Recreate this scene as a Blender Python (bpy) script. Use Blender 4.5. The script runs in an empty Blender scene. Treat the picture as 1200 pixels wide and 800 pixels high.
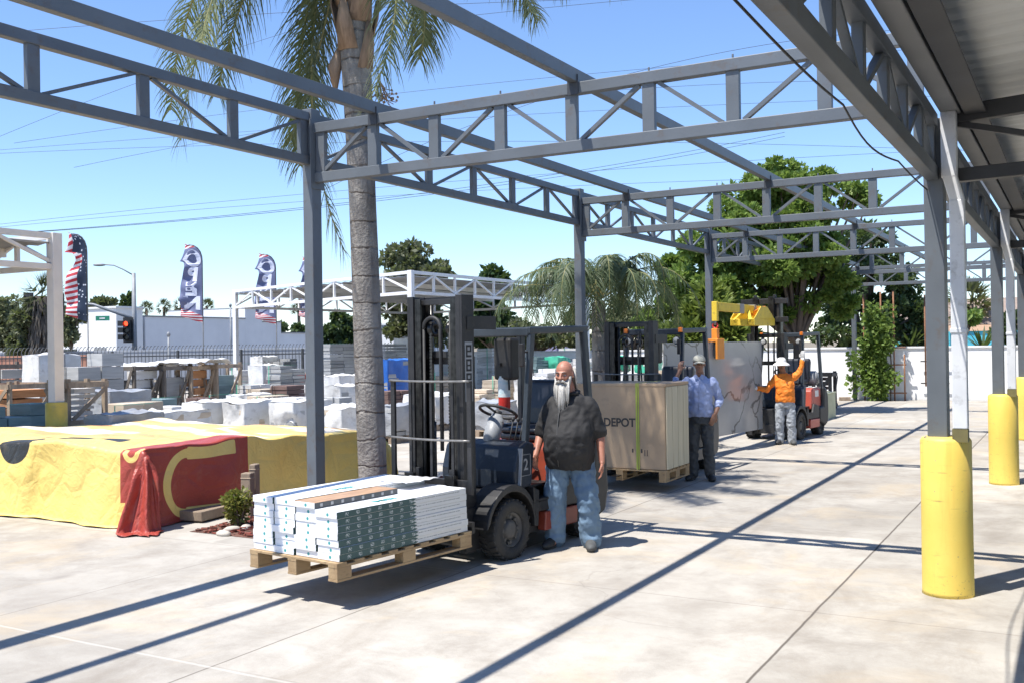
import bpy, bmesh, math, random
from mathutils import Vector, Matrix, noise
rnd = random.Random(7)
rad = math.radians
scene = bpy.context.scene
COL = scene.collection
# ---------------------------------------------------------------- camera
CAM_F, CAM_YAW, CAM_PIT, CAM_ROLL, CAM_H = 1181.03, 0.5124, 0.0042, -0.015, 1.9396
F = Vector((-math.sin(CAM_YAW)*math.cos(CAM_PIT), math.cos(CAM_YAW)*math.cos(CAM_PIT), math.sin(CAM_PIT)))
_R = Vector((math.cos(CAM_YAW), math.sin(CAM_YAW), 0)); _U = _R.cross(F)
Rv = math.cos(CAM_ROLL)*_R + math.sin(CAM_ROLL)*_U
Uv = -math.sin(CAM_ROLL)*_R + math.cos(CAM_ROLL)*_U
cd = bpy.data.cameras.new('camera'); cam = bpy.data.objects.new('camera', cd); COL.objects.link(cam)
M = Matrix((Rv, Uv, -F)).transposed().to_4x4(); M.translation = Vector((0, 0, CAM_H)); cam.matrix_world = M
cd.sensor_width = 36; cd.lens = CAM_F/1200*36; cd.clip_start = .05; cd.clip_end = 6000
scene.camera = cam
# ---------------------------------------------------------------- light
SHX, SHY = .203, .383                      # shadow of one metre of height
el = math.atan2(1, math.hypot(SHX, SHY)); sund = Vector((-SHX, -SHY, 1)).normalized()
w = bpy.data.worlds.new('World'); scene.world = w; w.use_nodes = True
nt = w.node_tree; sky = nt.nodes.new('ShaderNodeTexSky'); sky.sky_type = 'NISHITA'; sky.sun_disc = False
sky.sun_elevation = el; sky.sun_rotation = math.atan2(sund.x, sund.y)
sky.air_density = 1.0; sky.dust_density = 0.; sky.ozone_density = 3.5; sky.altitude = 0
tint = nt.nodes.new('ShaderNodeMix'); tint.data_type = 'RGBA'; tint.blend_type = 'MULTIPLY'; tint.inputs[0].default_value = 1; tint.inputs[7].default_value = (.93, 1.0, 1.15, 1)
nt.links.new(sky.outputs[0], tint.inputs[6]); nt.links.new(tint.outputs[2], nt.nodes['Background'].inputs[0]); nt.nodes['Background'].inputs[1].default_value = .122
sl = bpy.data.lights.new('sun', 'SUN'); sl.energy = 5.0; sl.angle = rad(.55); sl.color = (1, .96, .90)
so = bpy.data.objects.new('sun', sl); COL.objects.link(so); so.rotation_euler = sund.to_track_quat('Z', 'Y').to_euler()
scene.view_settings.view_transform = 'Standard'; scene.view_settings.look = 'None'
scene.view_settings.exposure = .68; scene.view_settings.gamma = 1; scene.view_settings.use_curve_mapping = False

# pixel of the 1200 x 800 photograph -> point of the place
def ray(u, v): return Rv*((u-600)/CAM_F) + Uv*((400-v)/CAM_F) + F
def G(u, v, z=0.):
    d = ray(u, v); t = (z-CAM_H)/d.z; return Vector((d.x*t, d.y*t, z))
def atD(u, v, D): q = ray(u, v)*D; return Vector((q.x, q.y, q.z+CAM_H))
def atY(u, v, Y):
    d = ray(u, v); q = d*(Y/d.y); return Vector((q.x, q.y, q.z+CAM_H))
def hor(u): return 405 - .015*(u-600)
def ztop(u, v, D): return CAM_H - (v-hor(u))/CAM_F*D

# ---------------------------------------------------------------- materials
MATS = {}
def nodes(name):
    m = bpy.data.materials.new(name); m.use_nodes = True
    return m, m.node_tree, m.node_tree.nodes['Principled BSDF']
def N(t, kind, **kw):
    n = t.nodes.new('ShaderNode'+kind)
    for k, v in kw.items():
        if k.startswith('i_'): n.inputs[int(k[2:]) if k[2:].isdigit() else k[2:]].default_value = v
        else: setattr(n, k, v)
    return n
def math_n(t, op, a, b=None, c=None, clamp=False):
    n = t.nodes.new('ShaderNodeMath'); n.operation = op; n.use_clamp = clamp
    for i, x in enumerate((a, b, c)):
        if x is None: continue
        if isinstance(x, (int, float)): n.inputs[i].default_value = x
        else: t.links.new(x, n.inputs[i])
    return n.outputs[0]
def mixc(t, fac, a, b, mode='MIX'):
    n = t.nodes.new('ShaderNodeMix'); n.data_type = 'RGBA'; n.blend_type = mode
    for s, x in ((n.inputs[0], fac), (n.inputs[6], a), (n.inputs[7], b)):
        if isinstance(x, (int, float)): s.default_value = x
        elif isinstance(x, (tuple, list)): s.default_value = (*x, 1) if len(x) == 3 else x
        else: t.links.new(x, s)
    return n.outputs[2]
def ramp(t, x, lo, hi):
    n = t.nodes.new('ShaderNodeMapRange'); n.inputs[1].default_value = lo; n.inputs[2].default_value = hi
    t.links.new(x, n.inputs[0]); return n.outputs[0]
def noise_n(t, vec, scale, detail=5, rough=.55, dist=0):
    n = N(t, 'TexNoise'); n.inputs['Scale'].default_value = scale; n.inputs['Detail'].default_value = detail
    n.inputs['Roughness'].default_value = rough; n.inputs['Distortion'].default_value = dist
    if vec is not None: t.links.new(vec, n.inputs['Vector'])
    return n.outputs[0]
def pos(t): return N(t, 'NewGeometry').outputs['Position']
def objc(t): return N(t, 'TexCoord').outputs['Object']
def uvc(t): return N(t, 'TexCoord').outputs['UV']
def sep(t, v):
    n = t.nodes.new('ShaderNodeSeparateXYZ'); t.links.new(v, n.inputs[0]); return n.outputs
def stretch(t, v, s):
    n = t.nodes.new('ShaderNodeVectorMath'); n.operation = 'MULTIPLY'; n.inputs[1].default_value = s
    t.links.new(v, n.inputs[0]); return n.outputs[0]
def bump(t, b, h, strength=.3, dist=.02):
    n = t.nodes.new('ShaderNodeBump'); n.inputs['Strength'].default_value = strength; n.inputs['Distance'].default_value = dist
    t.links.new(h, n.inputs['Height']); t.links.new(n.outputs[0], b.inputs['Normal'])
def pm(name, c1, c2=None, scale=6, rough=.6, metal=0., bs=0., bscale=None, st=(1, 1, 1), lo=.35, hi=.65, spec=None, dirt=None, island=0.):
    """painted or natural surface: two colours mixed by noise, optional fine bump, dirt blotches and per-piece variation"""
    if name in MATS: return MATS[name]
    m, t, b = nodes(name); MATS[name] = m
    c2 = c2 or tuple(x*.8 for x in c1)
    p = stretch(t, pos(t), st)
    f = ramp(t, noise_n(t, p, scale), lo, hi)
    col = mixc(t, f, c1, c2)
    if dirt:
        d = ramp(t, noise_n(t, p, scale*3.1, 6, .7), .55, .75)
        col = mixc(t, d, col, dirt)
    if island:
        ri = N(t, 'NewGeometry').outputs['Random Per Island']
        k = math_n(t, 'MULTIPLY_ADD', ri, 2*island, 1-island)
        n = t.nodes.new('ShaderNodeVectorMath'); n.operation = 'SCALE'; t.links.new(col, n.inputs[0]); t.links.new(k, n.inputs[3]); col = n.outputs[0]
    t.links.new(col, b.inputs['Base Color'])
    b.inputs['Roughness'].default_value = rough; b.inputs['Metallic'].default_value = metal
    if spec is not None: b.inputs['Specular IOR Level'].default_value = spec
    if bs: bump(t, b, noise_n(t, p, bscale or scale*8, 4, .6), bs)
    return m
def leafmat(name, c1, c2, trans=.35):
    if name in MATS: return MATS[name]
    m, t, b = nodes(name); MATS[name] = m
    ri = N(t, 'NewGeometry').outputs['Random Per Island']
    f = math_n(t, 'MULTIPLY_ADD', noise_n(t, pos(t), .8, 2), 1.2, -.35)
    f2 = math_n(t, 'ADD', math_n(t, 'MULTIPLY', ri, .6), math_n(t, 'MULTIPLY', f, .5), clamp=True)
    col = mixc(t, f2, c1, c2)
    t.links.new(col, b.inputs['Base Color']); b.inputs['Roughness'].default_value = .5; b.inputs['Specular IOR Level'].default_value = .35
    tr = N(t, 'BsdfTranslucent'); mix = N(t, 'MixShader'); mix.inputs[0].default_value = trans
    g = mixc(t, .5, col, (.16, .22, .03)); t.links.new(g, tr.inputs[0])
    t.links.new(b.outputs[0], mix.inputs[1]); t.links.new(tr.outputs[0], mix.inputs[2])
    t.links.new(mix.outputs[0], t.nodes['Material Output'].inputs[0])
    return m

# ---------------------------------------------------------------- mesh builder
class MB:
    def __init__(s): s.v = []; s.f = []; s.mi = []; s.uv = None; s.sm = []
    def add(s, vs, fs, mi=0, sm=False):
        o = len(s.v); s.v += [tuple(x) for x in vs]
        for f in fs: s.f.append(tuple(i+o for i in f)); s.mi.append(mi); s.sm.append(sm)
        return s
    def box(s, c, size, rot=None, mi=0, taper=1.):
        hx, hy, hz = (x/2 for x in size); vs = []
        for z in (-1, 1):
            k = taper if z > 0 else 1
            for x, y in ((-1, -1), (1, -1), (1, 1), (-1, 1)): vs.append(Vector((x*hx*k, y*hy*k, z*hz)))
        if rot is not None: vs = [rot @ q for q in vs]
        c = Vector(c)
        return s.add([q+c for q in vs], [(3, 2, 1, 0), (4, 5, 6, 7), (0, 1, 5, 4), (1, 2, 6, 5), (2, 3, 7, 6), (3, 0, 4, 7)], mi)
    def bb(s, x0, x1, y0, y1, z0, z1, mi=0): return s.box(((x0+x1)/2, (y0+y1)/2, (z0+z1)/2), (abs(x1-x0), abs(y1-y0), abs(z1-z0)), None, mi)
    def bar(s, p0, p1, w_, h_, up=(0, 0, 1), mi=0):
        p0, p1 = Vector(p0), Vector(p1); d = p1-p0; L = d.length; d.normalize(); up = Vector(up)
        if abs(d.dot(up)) > .98: up = Vector((0, 1, 0))
        x = d.cross(up).normalized(); y = x.cross(d)
        return s.box((p0+p1)/2, (w_, L, h_), Matrix((x, d, y)).transposed(), mi)
    def tube(s, pts, r, n=8, cap=True, mi=0, ell=None, sm=True):
        pts = [Vector(p) for p in pts]; k = len(pts)
        rs = r if isinstance(r, (list, tuple)) else [r]*k
        vs = []; fs = []; prev = None
        for i, p in enumerate(pts):
            d = (pts[min(i+1, k-1)]-pts[max(i-1, 0)]); d.normalize()
            if prev is None:
                a = Vector((1, 0, 0)) if abs(d.x) < .8 else Vector((0, 1, 0))
            else: a = prev
            x = (a-d*a.dot(d)).normalized(); y = d.cross(x); prev = x
            rr = rs[i]; rx, ry = rr if isinstance(rr, tuple) else (rr, rr)
            for j in range(n):
                t_ = 2*math.pi*j/n; vs.append(p+x*(rx*math.cos(t_))+y*(ry*math.sin(t_)))
        for i in range(k-1):
            for j in range(n):
                a = i*n+j; b_ = i*n+(j+1) % n; fs.append((a, b_, b_+n, a+n))
        s.add(vs, fs, mi, sm)
        if cap:
            o = len(s.v)-k*n
            s.f += [tuple(o+j for j in reversed(range(n))), tuple(o+(k-1)*n+j for j in range(n))]; s.mi += [mi]*2; s.sm += [False]*2
        return s
    def cyl(s, c, r, h, n=24, mi=0, axis=(0, 0, 1), r2=None):
        a = Vector(axis).normalized(); c = Vector(c)
        return s.tube([c-a*h/2, c+a*h/2], [r, r if r2 is None else r2], n, True, mi)
    def lathe(s, prof, c=(0, 0, 0), axis='z', n=28, mi=0):
        """profile [(r, h)...] turned about an axis"""
        vs = []; fs = []; c = Vector(c); k = len(prof)
        for r, h in prof:
            for j in range(n):
                t_ = 2*math.pi*j/n; a, b_ = r*math.cos(t_), r*math.sin(t_)
                vs.append(c+(Vector((a, b_, h)) if axis == 'z' else Vector((h, a, b_)) if axis == 'x' else Vector((b_, h, a))))
        for i in range(k-1):
            for j in range(n):
                a = i*n+j; b_ = i*n+(j+1) % n; fs.append((a, b_, b_+n, a+n))
        return s.add(vs, fs, mi, True)
    def prism(s, poly, x0, x1, mi=0, plane='yz'):
        """polygon in a plane extruded along the third axis"""
        n = len(poly); vs = []
        for x in (x0, x1):
            for a, b_ in poly: vs.append((x, a, b_) if plane == 'yz' else (a, x, b_) if plane == 'xz' else (a, b_, x))
        fs = [tuple(range(n)), tuple(n+i for i in reversed(range(n)))]
        for i in range(n): fs.append((i, i+n, (i+1) % n+n, (i+1) % n))
        return s.add(vs, fs, mi)
    def ell(s, c, r, n=14, mi=0, rot=None):
        c = Vector(c); vs = []; fs = []; m_ = n//2
        for i in range(m_+1):
            th = math.pi*i/m_
            for j in range(n):
                ph = 2*math.pi*j/n
                q = Vector((r[0]*math.sin(th)*math.cos(ph), r[1]*math.sin(th)*math.sin(ph), r[2]*math.cos(th)))
                if rot is not None: q = rot @ q
                vs.append(c+q)
        for i in range(m_):
            for j in range(n):
                a = i*n+j; b_ = i*n+(j+1) % n; fs.append((a, a+n, b_+n, b_))
        return s.add(vs, fs, mi, True)
    def grid(s, fn, nu, nv, mi=0, uvf=None):
        o = len(s.v); vs = [fn(i/nu, j/nv) for j in range(nv+1) for i in range(nu+1)]
        fs = [(j*(nu+1)+i, j*(nu+1)+i+1, (j+1)*(nu+1)+i+1, (j+1)*(nu+1)+i) for j in range(nv) for i in range(nu)]
        s.add(vs, fs, mi, True)
        if uvf:
            s.uv = s.uv or {}
            for j in range(nv+1):
                for i in range(nu+1): s.uv[o+j*(nu+1)+i] = uvf(i/nu, j/nv)
        return s
    def mesh(s, name, mats, weld=False):
        me = bpy.data.meshes.new(name); me.from_pydata(s.v, [], s.f); me.update()
        for m in (mats if isinstance(mats, (list, tuple)) else [mats]): me.materials.append(m)
        me.polygons.foreach_set('material_index', s.mi); me.polygons.foreach_set('use_smooth', s.sm)
        if s.uv:
            l = me.uv_layers.new(name='UVMap')
            for lp in me.loops: l.data[lp.index].uv = s.uv.get(lp.vertex_index, (0, 0))
        bm = bmesh.new(); bm.from_mesh(me)
        if weld: bmesh.ops.remove_doubles(bm, verts=bm.verts, dist=1e-5)
        bmesh.ops.recalc_face_normals(bm, faces=bm.faces) if not s.uv and len(s.f) < 6000 else None
        bm.to_mesh(me); bm.free()
        return me
    def build(s, name, mats, parent=None, bev=0., loc=None, rot=None, seg=2):
        o = bpy.data.objects.new(name, s.mesh(name, mats)); COL.objects.link(o)
        if parent is not None: o.parent = parent
        if loc is not None: o.location = loc
        if rot is not None: o.rotation_euler = rot
        if bev:
            md = o.modifiers.new('bevel', 'BEVEL'); md.width = bev; md.segments = seg; md.limit_method = 'ANGLE'; md.angle_limit = rad(40)
        return o
def empty(name, loc=(0, 0, 0), rz=0., label=None, cat=None, group=None):
    o = bpy.data.objects.new(name, None); COL.objects.link(o); o.location = loc; o.rotation_euler = (0, 0, rz); o.empty_display_size = .3
    if label: tag(o, label, cat, group)
    return o
def tag(o, label, cat, group=None, kind=None):
    if label: o['label'] = label
    if cat: o['category'] = cat
    if group: o['group'] = group
    if kind: o['kind'] = kind
    return o
def copy_tree(o, parent=None):
    kids = [c for c in COL.objects if c.parent == o]
    c = o.copy(); COL.objects.link(c)
    if parent is not None: c.parent = parent
    for k in kids: copy_tree(k, c)
    return c
def text_mesh(txt, size, depth=.002, bold=.0):
    cu = bpy.data.curves.new('text', 'FONT'); cu.body = txt; cu.size = size; cu.extrude = depth; cu.offset = bold; cu.align_x = 'CENTER'; cu.align_y = 'CENTER'; cu.resolution_u = 8
    o = bpy.data.objects.new('text', cu); COL.objects.link(o); dg = bpy.context.evaluated_depsgraph_get()
    me = bpy.data.meshes.new_from_object(o.evaluated_get(dg)); bpy.data.objects.remove(o); bpy.data.curves.remove(cu); return me
def text_obj(name, txt, size, mat, parent, loc, rot, depth=.002, bold=0., sx=1.):
    me = text_mesh(txt, size, depth, bold); me.materials.clear(); me.materials.append(mat)
    o = bpy.data.objects.new(name, me); COL.objects.link(o); o.parent = parent; o.location = loc; o.rotation_euler = rot; o.scale = (sx, 1, 1); return o
def fuse(name, mb, voxel, mats, parent=None, smooth=4, wr=0., wscale=.12, fn=None):
    """grow one continuous surface out of overlapping lofts"""
    o = bpy.data.objects.new(name, mb.mesh(name, mats)); COL.objects.link(o)
    r = o.modifiers.new('r', 'REMESH'); r.mode = 'VOXEL'; r.voxel_size = voxel; r.use_smooth_shade = True
    if wr:
        tx = bpy.data.textures.new(name, 'CLOUDS'); tx.noise_scale = wscale; tx.noise_depth = 2
        d = o.modifiers.new('d', 'DISPLACE'); d.texture = tx; d.strength = wr; d.mid_level = .5; d.texture_coords = 'LOCAL'
    if wr:
        tx = bpy.data.textures.new(name+'_fold', 'WOOD'); tx.wood_type = 'BANDNOISE'; tx.noise_scale = .09; tx.turbulence = 9; tx.noise_basis_2 = 'SIN'
        d = o.modifiers.new('f', 'DISPLACE'); d.texture = tx; d.strength = wr*.32; d.mid_level = .5; d.texture_coords = 'LOCAL'
    if smooth:
        s_ = o.modifiers.new('s', 'SMOOTH'); s_.iterations = smooth; s_.factor = .5
    dg = bpy.context.evaluated_depsgraph_get(); me = bpy.data.meshes.new_from_object(o.evaluated_get(dg)); me.name = name
    o.modifiers.clear(); o.data = me
    if not me.materials:
        for m in (mats if isinstance(mats, (list, tuple)) else [mats]): me.materials.append(m)
    if fn:
        for p in me.polygons: p.material_index = fn(p.center)
    if parent is not None: o.parent = parent
    return o
# ================================================================= GROUND
def concrete_mat():
    m, t, b = nodes('yard_concrete'); P = pos(t); x, y, z = sep(t, P)
    n1 = noise_n(t, P, .35, 6, .6, .4); n2 = noise_n(t, P, 1.7, 10, .72, .2); n3 = noise_n(t, stretch(t, P, (1, .45, 1)), 1.0, 9, .72, .5)
    n4 = noise_n(t, P, 45, 4, .7)
    c = mixc(t, ramp(t, n1, .3, .7), (.49, .458, .405), (.345, .32, .28))
    c = mixc(t, ramp(t, n2, .42, .68), c, (.30, .272, .235)); 
    c = mixc(t, math_n(t, 'MULTIPLY', ramp(t, n3, .52, .70), .6), c, (.26, .22, .175))
    c = mixc(t, math_n(t, 'MULTIPLY', ramp(t, noise_n(t, P, .7, 6, .65, .6), .52, .66), .4), c, (.50, .40, .27))
    # every poured slab has its own tone
    ix = math_n(t, 'FLOOR', math_n(t, 'DIVIDE', math_n(t, 'ADD', x, 1.68), 3.0)); iy = math_n(t, 'FLOOR', math_n(t, 'DIVIDE', math_n(t, 'ADD', y, -1.6), 2.9))
    cb = N(t, 'CombineXYZ'); t.links.new(ix, cb.inputs[0]); t.links.new(iy, cb.inputs[1])
    wn = N(t, 'TexWhiteNoise'); t.links.new(cb.outputs[0], wn.inputs[0])
    k = math_n(t, 'MULTIPLY_ADD', wn.outputs[0], .24, .84)
    sc = t.nodes.new('ShaderNodeVectorMath'); sc.operation = 'SCALE'; t.links.new(c, sc.inputs[0]); t.links.new(k, sc.inputs[3]); c = sc.outputs[0]
    c = mixc(t, math_n(t, 'MULTIPLY', ramp(t, n4, .6, .8), .35), c, (.3, .28, .25))
    # dark oil and tyre spots
    vo = N(t, 'TexVoronoi'); vo.inputs['Scale'].default_value = 1.3; t.links.new(stretch(t, P, (1, .6, 1)), vo.inputs['Vector'])
    sp = math_n(t, 'MULTIPLY', ramp(t, math_n(t, 'ADD', vo.outputs['Distance'], math_n(t, 'MULTIPLY', n2, .25)), .24, .15), .5)
    c = mixc(t, sp, c, (.22, .2, .18))
    # tyre tracks polished dark by the forklifts
    for x0, amp, fr, ph, st_ in ((-3.4, .5, .35, .3, .30), (-2.5, .5, .35, .45, .26), (-2.2, .9, .22, 2., .25), (-5.6, .7, .3, 1.2, .22), (-1.0, .4, .28, 4., .25)):
        cx_ = math_n(t, 'MULTIPLY_ADD', math_n(t, 'SINE', math_n(t, 'MULTIPLY_ADD', y, fr, ph)), amp, x0)
        dd = math_n(t, 'ABSOLUTE', math_n(t, 'SUBTRACT', x, cx_)); f = math_n(t, 'MULTIPLY', ramp(t, dd, .14, .05), math_n(t, 'MULTIPLY', ramp(t, n3, .38, .62), st_)); c = mixc(t, f, c, (.20, .18, .155))
    # hairline cracks
    vc = N(t, 'TexVoronoi', feature='DISTANCE_TO_EDGE'); vc.inputs['Scale'].default_value = .23
    ad = t.nodes.new('ShaderNodeVectorMath'); ad.operation = 'ADD'; nz = N(t, 'TexNoise'); nz.inputs['Scale'].default_value = 1.1; nz.inputs['Detail'].default_value = 5; t.links.new(P, nz.inputs['Vector'])
    t.links.new(P, ad.inputs[0]); t.links.new(nz.outputs['Color'], ad.inputs[1]); t.links.new(ad.outputs[0], vc.inputs['Vector'])
    cr = math_n(t, 'MULTIPLY', ramp(t, vc.outputs[0], .0028, .0008), math_n(t, 'MULTIPLY', ramp(t, n1, .45, .6), .25))
    c = mixc(t, cr, c, (.2, .18, .16))
    # tooled joints
    wob = math_n(t, 'MULTIPLY_ADD', noise_n(t, P, 1.5, 3), .024, -.012); hs = []
    def line(v, at, wd, amt, colr):
        nonlocal c
        d = math_n(t, 'ABSOLUTE', math_n(t, 'SUBTRACT', math_n(t, 'ADD', v, wob), at))
        f = math_n(t, 'MULTIPLY', ramp(t, d, wd, wd*.35), amt); c = mixc(t, f, c, colr); hs.append(f)
    for a, wd, am in ((-1.68, .013, .95), (-4.67, .011, .7), (-7.0, .012, .35), (1.3, .014, .7)): line(x, a, wd, am, (.11, .095, .08))
    for a, am in ((4.47, 0), (7.35, .4), (10.6, .35), (13.4, .4), (16.3, .3), (19.2, .45), (22.1, .4), (26.4, .4), (30.5, .3)): line(y, a, .012, am, (.16, .14, .12))
    line(y, 4.47, .018, .3, (.66, .63, .58))
    t.links.new(c, b.inputs['Base Color']); b.inputs['Roughness'].default_value = .85; b.inputs['Specular IOR Level'].default_value = .2
    h = math_n(t, 'SUBTRACT', math_n(t, 'ADD', n4, math_n(t, 'MULTIPLY', n2, .6)), math_n(t, 'MULTIPLY', hs[0], 1.5))
    bump(t, b, h, .25, .012); return m
def sheet(name, x0, x1, y0, y1, z, mat, nx=1, ny=1):
    mb = MB(); mb.grid(lambda u, v: (x0+(x1-x0)*u, y0+(y1-y0)*v, z), nx, ny); o = mb.build(name, mat); return tag(o, None, None, None, 'structure')
sheet('ground', -3000, 3000, -3000, 3000, -.012, pm('dry_soil', (.22, .18, .13), (.16, .14, .1), .05, .95))
sheet('yard_floor', -62, 16, -14, 34.62, 0, concrete_mat())
asph = pm('asphalt', (.055, .055, .057), (.04, .04, .042), 3, .9, bs=.3)
# street beyond the iron fence (runs with the fence line)
fA, fB = atD(-330, 430, 41), atD(700, 430, 47.5); fA.z = fB.z = 0; fd = (fB-fA).normalized(); fn = Vector((-fd.y, fd.x, 0))
def strip(name, o0, o1, z, mat, ex=90):
    a, b_ = fA-fd*ex, fB+fd*ex; mb = MB(); mb.add([a+fn*o0, b_+fn*o0, b_+fn*o1, a+fn*o1], [(0, 1, 2, 3)]); 
    mb.v = [(x, y, z) for x, y, _ in mb.v]; return tag(mb.build(name, mat), None, None, None, 'structure')
strip('pavement', .6, 3.4, -.004, pm('sidewalk', (.5, .48, .44), (.42, .4, .37), 1, .9))
strip('road', 3.4, 21, -.008, asph)

# ================================================================= STEEL PERGOLA
steel = pm('grey_paint', (.125, .14, .155), (.105, .118, .13), 2.2, .5, bs=.05, bscale=60, dirt=(.115, .092, .074))
dsteel = pm('dark_steel', (.05, .053, .06), (.038, .04, .045), 3, .5, bs=.05, bscale=60)
XL, XR = -7.139, -.935
YS = [1.75, 8.372, 15.0, 21.65, 28.2, 34.3]
ZT, ZB, CT, CB = 4.405, 3.94, 4.284, 3.756
perg = empty('steel_pergola', (XL, 8.37, 0), 0, 'open grey steel pergola frame of slim posts and lattice trusses without roof panels', 'pergola')
def part(mb, name, mat, parent, **k):
    off = Vector((0, 0, 0)); q = parent
    while q is not None: off += q.location; q = q.parent
    mb.v = [tuple(Vector(v)-off) for v in mb.v]; return mb.build(name, mat, parent, **k)
def truss(name, p0, p1, zt, zb, n, parent, mat, chord=.1, upr=(.115, .06), br=.042, flip=0, stubs=False):
    """lattice girder: two chords, uprights at the panel points, zigzag braces"""
    p0, p1 = Vector((p0[0], p0[1], 0)), Vector((p1[0], p1[1], 0)); d = (p1-p0).normalized()
    mb = MB(); o_ = chord/2
    for z in (zt, zb): mb.bar(p0+Vector((0, 0, z)), p1+Vector((0, 0, z)), chord*.9, chord)
    tr = part(mb, name, mat, parent, bev=.006)
    for i in range(n+1):
        q = p0+(p1-p0)*(i/n); 
        if i == 0: q = q+d*.07
        if i == n: q = q-d*.07
        mb = MB(); mb.bar(q+Vector((0, 0, zb+o_-.004)), q+Vector((0, 0, zt-o_+.004)), upr[0], upr[1], d.cross(Vector((0, 0, 1))))
        if stubs and 0 < i < n: mb.bar(q+Vector((0, 0, zt+o_-.004)), q+Vector((0, 0, zt+o_+.045)), .016, .018)
        part(mb, 'upright', mat, tr, bev=.005)
    for i in range(n):
        a, b_ = p0+(p1-p0)*(i/n), p0+(p1-p0)*((i+1)/n)
        up = (i+flip) % 2 == 0
        mb = MB(); e = .09
        mb.bar(a+d*e+Vector((0, 0, zb+o_ if up else zt-o_)), b_-d*e+Vector((0, 0, zt-o_ if up else zb+o_)), br, br*.8)
        part(mb, 'brace', mat, tr)
    return tr
for i, y in enumerate(YS):
    xo = .72 if i == 5 else 0; mb = MB(); mb.bb(XL-.065+xo, XL+.065+xo, y-.075, y+.075, -.01, ZT+.09 if not xo else CB); mb.bb(XL-.14+xo, XL+.14+xo, y-.14, y+.14, -.005, .016)
    part(mb, 'post', steel, perg, bev=.008)
for y in YS[1:-1]: mb = MB(); mb.bb(XL+.0655, XL+.078, y-.11, y+.11, CB-.12, CT+.09); part(mb, 'end_plate', steel, perg, bev=.002)
for i, (a, b_) in enumerate(zip([-5.2]+YS[:-1], YS)):
    truss('row_truss', (XL, a+.078), (XL, b_-.078), ZT, ZB, 6, perg, steel, .095, (.11, .055), .038, i % 2)
for i, y in enumerate(YS[1:]):
    truss('cross_truss', (XL+.07, y-.002), (XR-.07, y-.002), CT, CB, 8, perg, steel, .105, (.115, .06), .045, 0, True)
for x in (-6.28, -4.0):
    mb = MB(); mb.bar((x, -6, CT+.052+.062), (x, 34.4, CT+.052+.062), .085, .12); part(mb, 'purlin', steel, perg, bev=.006)
    for y in YS[1:]:
        mb = MB(); mb.bb(x-.055, x+.055, y-.062, y-.055, CT-.06, CT+.12); part(mb, 'clip_plate', dsteel, perg)

# ================================================================= ROOFED CANOPY ON THE RIGHT
roofm, rt, rb = nodes('roof_sheet'); P = pos(rt); nn = noise_n(rt, stretch(rt, P, (.15, 1.4, 1)), 2.5, 5, .6)
rt.links.new(mixc(rt, ramp(rt, nn, .3, .7), (.86, .87, .83), (.72, .73, .69)), rb.inputs['Base Color']); rb.inputs['Roughness'].default_value = .45; rb.inputs['Metallic'].default_value = .0
can = empty('roofed_canopy', (XR, 8.37, 0), 0, 'long steel canopy with corrugated roof, gutter and row of grey columns on the right', 'canopy')
YC = [-5.0, 8.372, 15.0, 21.65, 28.2, 33.9]
ZE = 3.66
for i, y in enumerate(YC):
    mb = MB(); mb.bb(XR-.085, XR+.055, y-.1, y+.1, .9, 3.62); mb.bb(XR-.11, XR+.075, y-.12, y+.12, 1.19, 1.2)
    part(mb, 'column', steel, can, bev=.008)
for i, (a, b_) in enumerate(zip(YC[:-1], YC[1:])):
    truss('eave_truss', (XR-.02, a+.1), (XR-.02, b_-.1), 3.60, 3.2, 18 if i == 0 else 9, can, steel, .1, (.08, .06), .045, i % 2)
# box gutter with outlets, dark eave channel, rafters
mb = MB(); mb.bb(XR+.045, XR+.185, -8, 34, ZE-.015, ZE+.13); part(mb, 'gutter', pm('gutter_paint', (.33, .33, .325), (.29, .29, .285), 2, .5), can, bev=.01)
mb = MB(); mb.bb(XR+.21, XR+.27, -8, 34, ZE-.02, ZE+.16); mb.bb(XR+.21, XR+.36, -8, 34, ZE-.034, ZE-.02); part(mb, 'eave_channel', dsteel, can, bev=.004)
white_pipe = pm('downpipe_paint', (.72, .73, .74), (.62, .63, .65), 3, .45, dirt=(.4, .4, .4))
for y in YC:
    if y == YC[-1]: continue
    mb = MB(); xg, yg = XR+.105, y-.14
    mb.bb(xg-.055, xg+.055, yg-.05, yg+.05, 3.15, ZE-.014)
    mb.bar((xg, yg, 3.17), (xg+.055, yg+.02, 2.96), .1, .1, (0, 1, 0)); mb.bb(xg-.005, xg+.1, yg-.04, yg+.06, 1.27, 2.98)
    mb.bb(xg-.012, xg+.107, yg-.047, yg+.067, 1.98, 2.02)
    dp = part(mb, 'downpipe', white_pipe, can, bev=.008)
    mb = MB(); mb.bb(xg-.008, xg+.1, yg-.043, yg+.063, 1.172, 1.268); part(mb, 'pipe_foot', pm('old_brass', (.2, .17, .06), (.14, .12, .05), 8, .6), dp)
    # rafter girder running under the roof
    mb = MB(); mb.bar((XR+.058, y, ZE-.02), (11, y, ZE+.63), .1, .13); mb.bar((XR+.058, y, 3.18), (11, y, 3.42), .1, .1); raf = part(mb, 'rafter_truss', dsteel, can, bev=.005)
    for k in range(9):
        x0 = XR+.12+k*1.25; mb = MB(); zt = lambda x: ZE-.08+.65*(x-XR)/11.9; zb = lambda x: 3.23+.24*(x-XR)/11.9
        mb.bar((x0, y, zt(x0)) if k % 2 == 0 else (x0, y, zb(x0)), (x0+1.2, y, zb(x0+1.2)) if k % 2 == 0 else (x0+1.2, y, zt(x0+1.2)), .045, .045); part(mb, 'rafter_brace', dsteel, raf)
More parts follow.
